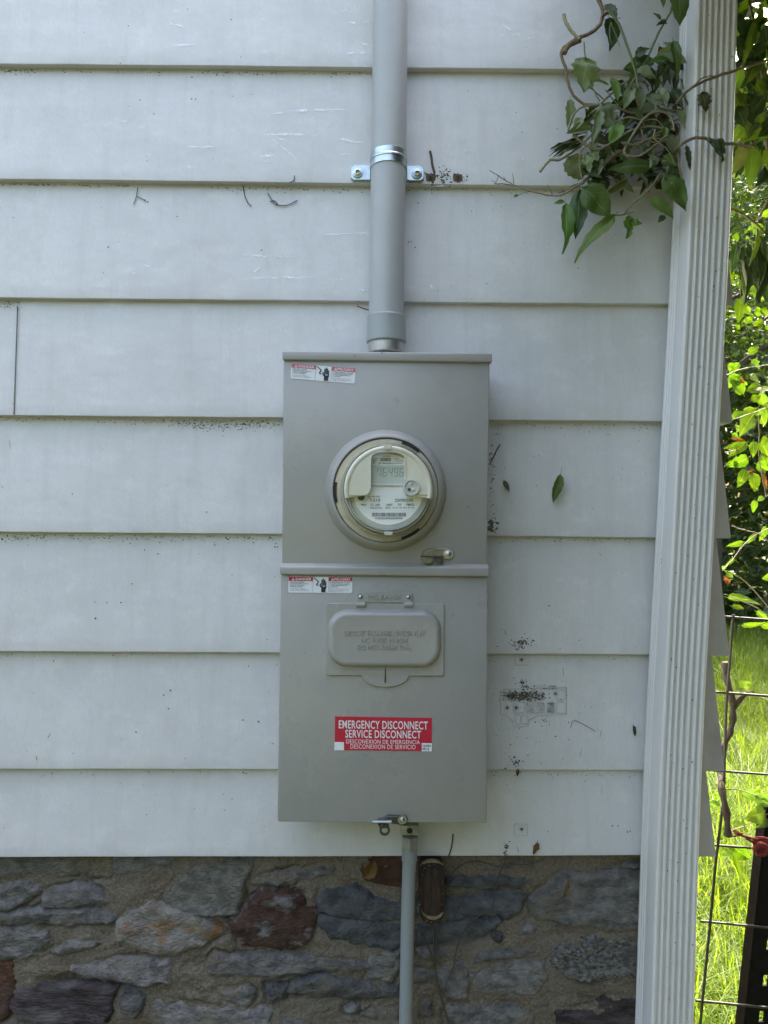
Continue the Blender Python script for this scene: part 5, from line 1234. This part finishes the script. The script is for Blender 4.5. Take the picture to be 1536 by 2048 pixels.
LV = [((390, 40), (300, 150), 130), ((420, 190), (300, 60), 110), ((470, 40), (540, 100), 90), ((580, 140), (440, 170), 130), ((480, 240), (560, 200), 70), ((340, 360), (450, 330), 50), ((530, 300), (390, 530), 150), ((540, 310), (590, 440), 110), ((330, 500), (390, 560), 60),
      ((450, 590), (260, 620), 80), ((450, 570), (300, 690), 90), ((500, 560), (495, 690), 80), ((460, 690), (300, 760), 110), ((440, 780), (370, 930), 90), ((490, 810), (510, 960), 115), ((520, 740), (620, 790), 100), ((560, 560), (620, 690), 90), ((600, 520), (560, 600), 60), ((300, 0), (380, -40), 100),
      ((420, 1355), (280, 1390), 50), ((520, 1290), (440, 1370), 46), ((600, 1230), (540, 1350), 70), ((350, 1480), (270, 1550), 36), ((270, 1540), (255, 1580), 40), ((280, 1590), (340, 1640), 60), ((290, 1790), (480, 1810), 40), ((300, 1770), (550, 1850), 60), ((520, 1900), (620, 1970), 60), ((400, 2010), (600, 1990), 50), ((330, 1860), (430, 1880), 50), ((560, 1990), (640, 2040), 60), ((380, 320), (330, 400), 60), ((590, 260), (640, 330), 80), ((600, 60), (660, 130), 110)]
for b, t, wd in LV:
    rl(sh, C4(*b), C4(*t), wd/3.936, 'leaf_sun', rng.uniform(.22, .45), wave=.18, fold=.15, shape=-.1, nrm=(rng.uniform(-.5, .5), -1, rng.uniform(-.3, .6)))
for b, t, wd in (((320, 540), (440, 560), 40), ((460, 800), (520, 790), 40), ((390, 70), (430, 110), 40), ((570, 810), (600, 930), 40), ((265, 1620), (310, 1690), 50)):
    rl(sh, C4(*b), C4(*t), wd/3.936, 'leaf_brown', .24, wave=.8, fold=.5, ragged=.2)
for _ in range(46):
    u, v = rng.uniform(1462, 1540), rng.uniform(430, 1000); a = rng.uniform(0, 6.28); L = rng.uniform(14, 30)
    rl(sh, (u, v), (u + L*math.cos(a), v + L*math.sin(a)), L*rng.uniform(.55, .85), rng.choice(['leaf_sun', 'leaf_sun', 'leaf_bright']), rng.uniform(.3, .7), wave=.25, fold=.2, n=6, k=2, nrm=(rng.uniform(-.6, .6), -1, rng.uniform(-.3, .7)))
for _ in range(26):
    u, v = rng.uniform(1545, 1680), rng.uniform(700, 1250); a = rng.uniform(0, 6.28); L = rng.uniform(18, 34)
    rl(sh, (u, v), (u + L*math.cos(a), v + L*math.sin(a)), L*.8, 'leaf_sun', rng.uniform(.2, .6), n=6, k=2)
for pts in ([C4(260, 1570), C4(330, 1500), (C4(430, 1370)), C4(520, 1300), C4(614, 1250), C4(800, 1180)], [C4(330, 1230), C4(430, 1260), C4(540, 1290), C4(614, 1350), C4(760, 1480)], [C4(270, 1580), C4(330, 1600), C4(440, 1670), C4(540, 1780), C4(614, 1870), C4(760, 2080)],
            [C4(540, 350), C4(545, 500), C4(540, 640), C4(560, 800), C4(600, 1000)], [C4(290, 40), C4(420, -10), C4(620, -40)], [C4(260, 420), C4(400, 370), C4(600, 300)], [C4(280, 650), C4(400, 620), C4(520, 570)], [C4(310, 1780), C4(480, 1850), C4(614, 1930), C4(720, 1990)]):
    stem(sh, pts, 1.6, 1.1, 'stem', .26, .36, raw=True)

# ------------------------------------------------ stray bits on the wall
def sl(name, label, cat, b, t, wpx, mt_, y, group=None, **kw):
    B, T = P(*b, y), P(*t, y + kw.pop('dy', 0)); _ls[0] += 1
    vs, fs, uv = leaf_data(B, T, PX(y, wpx), seed=_ls[0], **kw); o = make(name, vs, fs, M[mt_], None, smooth=180, uvs=uv); return tag(o, label, cat, group)
sl('fallen_leaf', 'curled green leaf stuck to the siding right of the meter', 'leaf', (1121, 948), (1106, 1006), 24, 'leaf', -.018, wave=.4, fold=.5, petiole=.22, tw=.5)
sl('fallen_leaf', 'tiny brownish leaf scrap stuck to the siding close by the meter box', 'leaf', (1007, 961), (1019, 983), 11, 'leaf_dry', -.016, wave=.4)
sl('fallen_leaf', 'small dark withered leaf clinging to the white downspout', 'leaf', (1329, 1113), (1325, 1136), 17, 'leaf_brown', -.055, wave=.9, ragged=.2)
sl('fallen_leaf', 'narrow dark leaf scrap on the lower siding by the downspout', 'leaf', (1267, 1451), (1270, 1473), 9, 'leaf_dry', -.016, wave=.9, ragged=.2)
sl('fallen_leaf', 'dry brown leaf caught under the bottom board left of the thin conduit', 'leaf', (752, 1722), (726, 1757), 34, 'leaf_brown', -.012, wave=.8, fold=.6, ragged=.15)
sl('fallen_leaf', 'small brown leaf shred hanging on the bottom board near the timber plug', 'leaf', (1075, 1684), (1066, 1710), 12, 'leaf_brown', -.016, wave=.8, ragged=.2)
sl('fallen_leaf', 'reddish leaf scrap on the lap right of the red sticker', 'leaf', (1036, 1538), (1034, 1553), 8, 'leaf_brown', -.017, wave=.6)
def tend(label, lines, r=.7):
    m = MB()
    for pts in lines: m.tube(smooth_line([surf(u, v) + V((0, -.002, 0)) for u, v in pts], 4), PX(0, r), 5)
    return tag(m.build('dry_tendril', M['tendril'], smooth=60), label, 'twig')
tend('short curved dry tendril left of the thick conduit strap', [[(486, 372), (490, 392), (496, 406), (503, 413)]], .9)
tend('branched dry tendril hook on the siding between the strap and short tendril', [[(536, 388), (545, 402), (555, 411), (575, 411), (595, 402)], [(540, 404), (550, 403), (556, 410)], [(589, 352), (588, 362), (578, 367)]], .9)
tend('thin pale dry tendril on the siding far left of the strap', [[(276, 376), (273, 395), (268, 410)], [(275, 394), (284, 398), (293, 404)]], .7)
tend('dark thin twig sticking out from behind the box beside the meter', [[(978, 930), (985, 917), (993, 900), (1000, 889)]], 1.2)
tend('black curved twig standing on the siding above the timber plug', [[(896, 1714), (901, 1700), (904, 1685), (906, 1667)]], 1.4)
tend('hair-thin dry tendril crossing the siding below the old fixture outline', [[(1140, 1456), (1146, 1441), (1162, 1446), (1178, 1455), (1190, 1462)]], .5)
tend('tiny dry tendril against the pipe above the coupling', [[(714, 612), (728, 618), (742, 622)]], 1.0)
m = MB()
rt = thing('dry_roots', tuple(P(890, 2048, 0)), 'thin dark dead vine roots trailing down the stones below the timber plug', 'roots')
for pts, r in (([(842, 1865), (855, 1890), (866, 1920), (875, 1960), (884, 2000), (895, 2040), (905, 2090)], 2.0), ([(868, 1858), (868, 1900), (871, 1930), (872, 1965)], 2.0), ([(880, 1850), (873, 1890), (874, 1925)], 1.4),
               ([(1015, 1690), (1012, 1720), (1000, 1745), (992, 1775), (985, 1815), (960, 1830), (935, 1850), (915, 1890), (908, 1930), (893, 1965), (888, 1990)], 1.3), ([(890, 1790), (897, 1760), (915, 1735), (950, 1722), (1000, 1735)], 1.0),
               ([(905, 1845), (918, 1815), (928, 1798)], 1.0), ([(1090, 1716), (1060, 1728), (1010, 1730)], .9)):
    m = MB(); m.tube(smooth_line([P(u, v, -.009) for u, v in pts], 4), PX(0, r), 6); m.build('root', M['tendril'], rt, smooth=60)
tag(sl('dry_leaf_strip', 'curled rusty brown leaf strip on the grey stone below the old fixture outline', 'leaf', (1139, 1756), (1125, 1802), 8, 'leaf_brown', -.01, wave=.9, ragged=.2))

# ================================================================== WIRE FENCE, POST, TWINE, BRANCH
YFn = 0.20
fe = thing('wire_fence', tuple(P(1440, 2300, YFn)), 'dark welded wire fence beyond the house corner', 'fence')
def wirepx(pts, r=2.7, y=YFn):
    m = MB(); m.tube([P(u, v, y + (q[0] if q else 0)) for u, v, *q in pts], PX(y, r), 8); m.build('wire', M['wire'], fe, smooth=60)
wirepx([(1467, 1229), (1465, 1245), (1452, 1420), (1447, 1600), (1432, 1720), (1420, 1850), (1405, 2000), (1396, 2100), (1372, 2500)])
for v, ua in ((1233, 1445), (1384, 1430), (1541, 1430), (1690, 1425), (1842, 1401), (2001, 1392), (2160, 1380), (2320, 1370)):
    sl_ = 0.075 if v < 1700 else .10; wirepx([(ua, v), (1536, v + (1536-ua)*sl_), (1900, v + (1900-ua)*sl_ + 8)], 2.5)
for u in (1600, 1740, 1880): wirepx([(u + 8, 1245), (u, 1700), (u - 20, 2060), (u - 40, 2500)])
po = thing('fence_post', tuple(P(1500, 2400, YFn + .02)), 'black punched steel fence post leaning at the right edge', 'post')
def pp_(t, s):                            # along the post, across it
    u0 = 1549 + (1501 - 1549)*((t - 1600)/(2048 - 1600)); return (u0 + s, t)
yq = YFn + .02
m = MB()
def strip(s0, s1, t0, t1, y0, y1):
    q = [P(*pp_(t1, s0), y0), P(*pp_(t1, s1), y0), P(*pp_(t0, s1), y0), P(*pp_(t0, s0), y0)]
    m.hexa(q, [p + V((0, y1 - y0, 0)) for p in q])
strip(-12, 16, 1610, 2450, yq, yq + .006); strip(27, 56, 1610, 2450, yq, yq + .006); strip(-14, -10, 1612, 2450, yq, yq + .03); strip(52, 56.5, 1612, 2450, yq, yq + .03)
t = 1612
while t < 2440: strip(16, 27, t, t + 50, yq + .0005, yq + .0055); t += 72
m.build('channel', M['post'], po, smooth=0)
tw = thing('red_twine', tuple(P(1520, 1700, YFn)), 'frayed red twine knotted round the fence post', 'twine')
m = MB()
for k in range(5): m.tube(smooth_line([P(1506, 1678 + k*5, YFn - .004), P(1525, 1676 + k*6, YFn - .012), P(1550, 1682 + k*5, YFn - .012), P(1590, 1684 + k*4, YFn + .01)], 4), PX(YFn, 3.6), 7)
m.tube(smooth_line([P(1508, 1700, YFn - .012), P(1520, 1688, YFn - .018), P(1535, 1695, YFn - .016), P(1528, 1708, YFn - .014), P(1512, 1706, YFn - .012)], 5), PX(YFn, 5), 7)
m.build('knot', M['twine'], tw, smooth=60)
m = MB()
m.tube(smooth_line([P(1520, 1683, YFn - .01), P(1505, 1676, YFn - .015), P(1488, 1671, YFn - .018), P(1474, 1666, YFn - .02)], 5), [PX(YFn, 4.5)]*15 + [PX(YFn, 5.5)], 7) if False else None
m.tube(smooth_line([P(1520, 1680, YFn - .01), P(1505, 1677, YFn - .015), P(1488, 1672, YFn - .018), P(1474, 1667, YFn - .02)], 5), PX(YFn, 2.6), 7)
m.tube(smooth_line([P(1514, 1686, YFn - .01), P(1503, 1683, YFn - .015), P(1492, 1676, YFn - .018)], 5), PX(YFn, 2.5), 7)
for _ in range(16): m.tube([P(1482 + rng.uniform(-4, 4), 1669 + rng.uniform(-3, 3), YFn - .019), P(1466 + rng.uniform(-3, 5), 1664 + rng.uniform(-5, 11), YFn - .02 + rng.uniform(-.006, .006))], PX(YFn, .7), 4)
m.build('frayed_end', M['twine'], tw, smooth=60)
br = thing('cut_branch', tuple(P(1455, 1672, YFn - .03)), 'thick grey cut vine branch woven through the wire fence', 'branch')
m = MB(); yb_ = YFn + .03
m.tube(smooth_line([P(u, v, y) for u, v, y in ((1450, 1324, yb_), (1452, 1352, yb_), (1462, 1388, yb_ - .01), (1466, 1430, yb_ + .02), (1460, 1462, yb_ + .02), (1447, 1495, yb_ + .01), (1440, 1535, yb_), (1444, 1580, yb_ - .05), (1453, 1625, yb_ - .06), (1456, 1672, yb_ - .06))], 5),
       [PX(YFn, 6.5 + 1.4*math.sin(i*1.3)) for i in range(46)], 10); m.build('main_stem', M['greybark'], br, smooth=70)
m = MB(); m.tube(smooth_line([P(1466, 1415, yb_ + .01), P(1478, 1400, yb_), P(1490, 1389, yb_), P(1506, 1384, yb_)], 5), [PX(YFn, 7 - i*.22) for i in range(16)], 9); m.build('side_fork', M['greybark'], br, smooth=70)
vn = thing('fence_vine', tuple(P(1500, 1640, YFn)), 'broad green vine leaves on the fence near the red twine', 'vine')
for b, t, wd, y in (((1486, 1376), (1468, 1358), 24, .19), ((1484, 1372), (1504, 1366), 18, .2), ((1428, 1590), (1460, 1578), 26, .24), ((1430, 1600), (1426, 1618), 24, .24), ((1520, 1590), (1480, 1585), 26, .24), ((1510, 1592), (1545, 1610), 30, .22), ((1530, 1622), (1488, 1638), 40, .22), ((1525, 1600), (1552, 1650), 40, .24),
                    ((1478, 1640), (1466, 1652), 18, .24), ((1452, 1690), (1440, 1712), 34, .24), ((1466, 1694), (1500, 1718), 34, .24), ((1462, 1690), (1482, 1760), 14, .26), ((1540, 1640), (1510, 1656), 16, .22)):
    rl(vn, b, t, wd, rng.choice(['leaf', 'leaf_bright', 'leaf_sun']), y, wave=.2, fold=.15, shape=-.1)
for pts in ([(1430, 1582), (1470, 1578), (1510, 1590), (1550, 1600)], [(1466, 1660), (1500, 1648), (1540, 1625)], [(1490, 1380), (1530, 1398), (1580, 1410)]): stem(vn, pts, 1.4, 1.0, 'stem', .22, raw=True)

# ================================================================== TREES
def tree(label, x, y, h, r, nleaf, lsz, seed, low=0.25, mt_='crown'):
    rg = random.Random(seed); t = thing('broadleaf_tree', (x, y, 0), label, 'tree', 'trees behind the lawn')
    m = MB(); top = V((x + rg.uniform(-.4, .4), y + rg.uniform(-.3, .3), h*.8)); base = V((x, y, -.05))
    tp = smooth_line([base, base.lerp(top, .35) + V((rg.uniform(-.2, .2), rg.uniform(-.2, .2), 0)), base.lerp(top, .7) + V((rg.uniform(-.25, .25), 0, 0)), top], 5)
    m.tube(tp, [h*.022*(1 - .8*i/(len(tp)-1)) for i in range(len(tp))], 10); m.build('trunk', M['treebark'], t, smooth=70)
    tips = []; lm = MB()
    for k in range(18):
        f = rg.uniform(low, 1); p0 = tp[int(f*(len(tp)-1))]; a = rg.uniform(0, 6.28); L = r*rg.uniform(.6, 1.15)*(1.15 - .5*abs(f - .45))
        p2 = p0 + V((math.cos(a)*L, math.sin(a)*L, rg.uniform(-.1, .5)*L)); p1 = p0.lerp(p2, .5) + V((0, 0, .12*L))
        lp = smooth_line([p0, p1, p2], 4); lm.tube(lp, [h*.007*(1 - .8*i/(len(lp)-1)) for i in range(len(lp))], 5); tips += lp[3:]
        for _ in range(3):
            q = lp[rg.randint(3, len(lp)-1)]; e = q + V((rg.uniform(-1, 1), rg.uniform(-1, 1), rg.uniform(-.5, .6)))*r*.4; lm.tube([q, e], [h*.003, h*.001], 4); tips += [q.lerp(e, .5), e]
    lm.build('limbs', M['treebark'], t, smooth=70)
    vs, fs, uv = [], [], []
    for _ in range(nleaf):
        c = rg.choice(tips); p = c + V((rg.gauss(0, 1), rg.gauss(0, 1), rg.gauss(0, .8)))*r*.17
        if p.z < .3: continue
        ax = V((rg.uniform(-1, 1), rg.uniform(-1, 1), rg.uniform(-1, .2))).normalized(); nn = V((rg.uniform(-1, 1), rg.uniform(-1, 1), rg.uniform(-.2, 1))); sd = nn.cross(ax)
        if sd.length < .05: continue
        sd.normalize(); L = lsz*rg.uniform(.6, 1.3); q = len(vs)
        up = sd.cross(ax)*L*.12
        vs += [p, p + ax*L*.45 + sd*L*.32 + up, p + ax*L, p + ax*L*.45 - sd*L*.32 + up]; uv += [(0, .5), (.5, 1), (1, .5), (.5, 0)]; fs += [(q, q+1, q+2), (q, q+2, q+3)]
    make('crown', vs, fs, M[mt_], t, smooth=0, uvs=uv); return t
tree('open-crowned tree nearest behind the downspout at the lawn edge', 4.7, 8.8, 8.6, 2.4, 17000, .10, 1, low=.5)
tree('leafy tree at the right of the lawn, next behind the fence post', 7.4, 9.4, 8.5, 2.4, 14000, .10, 2, low=.45)
tree('tall tree further back between the two nearer trees', 7.4, 14.0, 11.0, 3.2, 16000, .14, 3)
tree('broad tree furthest back showing through the hanging vine', 10.2, 18.0, 13.0, 3.8, 16000, .17, 4)
tree('small low tree left of the others, mostly hidden by the downspout', 3.2, 11.0, 5.0, 1.9, 8000, .09, 5)
# dark underwood closing the view: one mass of leaves
vs, fs, uv = [], [], []
rg = random.Random(77)
for _ in range(80000):
    a = rg.uniform(-.25, 1.45); d = rg.uniform(12.5, 24) if rg.random() < .75 else rg.uniform(11, 13)
    x, y = math.sin(a)*d, math.cos(a)*d - 1.2
    hmax = 5.2 + 3.0*noise.noise(V((x*.3, y*.3, 2))) + .22*(d - 11)
    p = V((x, y, rg.random()**1.35*hmax)); ax = V((rg.uniform(-1, 1), rg.uniform(-1, 1), rg.uniform(-1, .3))).normalized(); sd = V((rg.uniform(-1, 1), rg.uniform(-1, 1), rg.uniform(-1, 1))).cross(ax)
    if sd.length < .05: continue
    sd.normalize(); L = rg.uniform(.12, .27); q = len(vs)
    vs += [p, p + ax*L*.45 + sd*L*.32, p + ax*L, p + ax*L*.45 - sd*L*.32]; uv += [(0, .5), (.5, 1), (1, .5), (.5, 0)]; fs.append((q, q+1, q+2, q+3))
tag(make('underwood', vs, fs, M['crown'], None, smooth=0, uvs=uv), 'dark leafy underwood closing off the far side of the lawn', 'underwood', kind='stuff')

# ================================================================== ADDED PLANTING, UNSEEN (put in only to shade the wall)
def leafmass(name, label, cat, pts, sz, mt_, seed, loc, kind=None):
    rg = random.Random(seed); vs, fs, uv = [], [], []
    for p in pts:
        ax = V((rg.uniform(-1, 1), rg.uniform(-1, 1), rg.uniform(-1, .3))).normalized(); sd = V((rg.uniform(-1, 1), rg.uniform(-1, 1), rg.uniform(-1, 1))).cross(ax)
        if sd.length < .05: continue
        sd.normalize(); L = sz*rg.uniform(.6, 1.3); q = len(vs)
        vs += [p, p + ax*L*.45 + sd*L*.34, p + ax*L, p + ax*L*.45 - sd*L*.34]; uv += [(0, .5), (.5, 1), (1, .5), (.5, 0)]; fs.append((q, q+1, q+2, q+3))
    return vs, fs, uv
rg = random.Random(31)
hd = thing('unseen_shade_hedge', (2.7, -1.8, 0), 'unseen dense hedge added at the right to shade the wall', 'hedge')  # hedge added out of view to darken the right of the wall
pts = []
while len(pts) < 36000:
    p = V((rg.uniform(1.15, 3.0), rg.uniform(-4.2, -.15), rg.uniform(.05, 3.1)))
    if p.x < 1.32 + .25*noise.noise(V((p.y*2, p.z*2, 0))): continue
    pts.append(p)
vs, fs, uv = leafmass('foliage', None, None, pts, .10, 'crown', 3, None); make('foliage', vs, fs, M['leaf_unseen_dark'], hd, smooth=0, uvs=uv)
m = MB()
for k in range(7): m.tube([V((2.6 + rg.uniform(-.3, .3), -3.9 + k*.58, -.02)), V((2.6 + rg.uniform(-.4, .4), -3.9 + k*.58 + rg.uniform(-.2, .2), 2.4))], [.035, .012], 7)
m.build('stems', M['treebark'], hd, smooth=60)
ov = thing('unseen_shade_tree', (2.9, -1.0, 0), 'unseen leafy tree added at the right to overhang and shade the wall', 'tree')  # made-up tree out of view, its crown blocks sky above the right side
m = MB(); tp = smooth_line([V((2.9, -1.0, -.05)), V((2.8, -1.0, 1.4)), V((2.5, -.9, 2.8)), V((2.0, -.9, 3.8))], 5); m.tube(tp, [.11*(1 - .6*i/(len(tp)-1)) for i in range(len(tp))], 10); m.build('trunk', M['treebark'], ov, smooth=70)
m = MB()
for e in ((.7, -.6, 3.5), (.9, -1.6, 3.6), (1.4, .1, 3.5), (3.2, -1.8, 4.0), (1.6, -1.2, 4.9), (2.9, .1, 4.4)): m.tube(smooth_line([V((2.5, -.9, 2.8)), V((2.3, -.9, 3.3)).lerp(V(e), .4), V(e)], 5), [.045*(1 - .075*i) for i in range(11)], 6)
m.build('limbs', M['treebark'], ov, smooth=70)
pts = []
while len(pts) < 26000:
    d = V((rg.gauss(0, 1), rg.gauss(0, 1), rg.gauss(0, 1))).normalized()*rg.random()**.4
    p = V((1.5 + d.x*1.6, -1.0 + d.y*1.6, 3.0 + d.z*.9))
    if p.x < .15 + 1.1*(p.z - 2.4): continue
    if noise.noise(p*1.7) < -.25 or p.z < max(2.3, 1.62 + .74*(p.y + 1.228)): continue
    pts.append(p)
vs, fs, uv = leafmass('crown', None, None, pts, .15, 'crown', 4, None); make('crown', vs, fs, M['leaf_unseen_dark'], ov, smooth=0, uvs=uv)
pts = []
while len(pts) < 16000:
    a = rg.uniform(math.pi*.62, math.pi*1.5); d = rg.uniform(10, 13); x, y = math.sin(a)*d, math.cos(a)*d
    hh = 4.6 + 1.8*noise.noise(V((x*.3, y*.3, 4))) + (2.6 if x > 0 else -.4); p = V((x, y, rg.random()*hh)); pts.append(p)
vs, fs, uv = leafmass('unseen_shade_belt', None, None, pts, .5, 'crown', 5, None)
tag(make('unseen_shade_belt', vs, fs, M['crown'], None, smooth=0, uvs=uv), 'unseen belt of trees added behind the viewer to shade the wall', 'trees', kind='stuff')  # added belt behind the camera, taller on the right to cut sky light

# ================================================================== GRASS
vs, fs, uv = [], [], []
rg = random.Random(5)
nb = 0
while nb < 60000:
    d = 1.35 + 12.0*rg.random()**1.7; a = rg.uniform(.36, .80) if rg.random() < .72 else rg.uniform(.03, 1.1)
    x = d*math.sin(a)*1.0; y = d*math.cos(a) - D
    if x < xr + .06 and y > -.02: continue
    if y < .03: continue
    nb += 1
    hgt = rg.uniform(.14, .34)*(1 + .4*noise.noise(V((x*1.2, y*1.2, 0))))*(1.0 if d < 5 else .8)
    w_ = rg.uniform(.0028, .0065)*(1 + d*.10); az = rg.uniform(0, 6.28); lean = rg.uniform(.1, 1.0)*hgt; q = len(vs)
    dx, dy = math.cos(az), math.sin(az); sx, sy = -dy, dx
    for k, t in enumerate((0, .35, .7, 1.0)):
        ww = w_*(1 - t*t)*.5 + .0003; bend = lean*t*t; z = hgt*(t - .28*lean/hgt*t*t)
        px_, py_ = x + dx*bend, y + dy*bend
        vs += [(px_ - sx*ww, py_ - sy*ww, z), (px_ + sx*ww, py_ + sy*ww, z)]; uv += [(t, .2), (t, .8)]
    for k in range(3): fs.append((q + 2*k, q + 2*k + 1, q + 2*k + 3, q + 2*k + 2))
tag(make('grass', vs, fs, M['grass'], None, smooth=0, uvs=uv), 'tall sunlit grass growing beyond the fence', 'grass', kind='stuff')
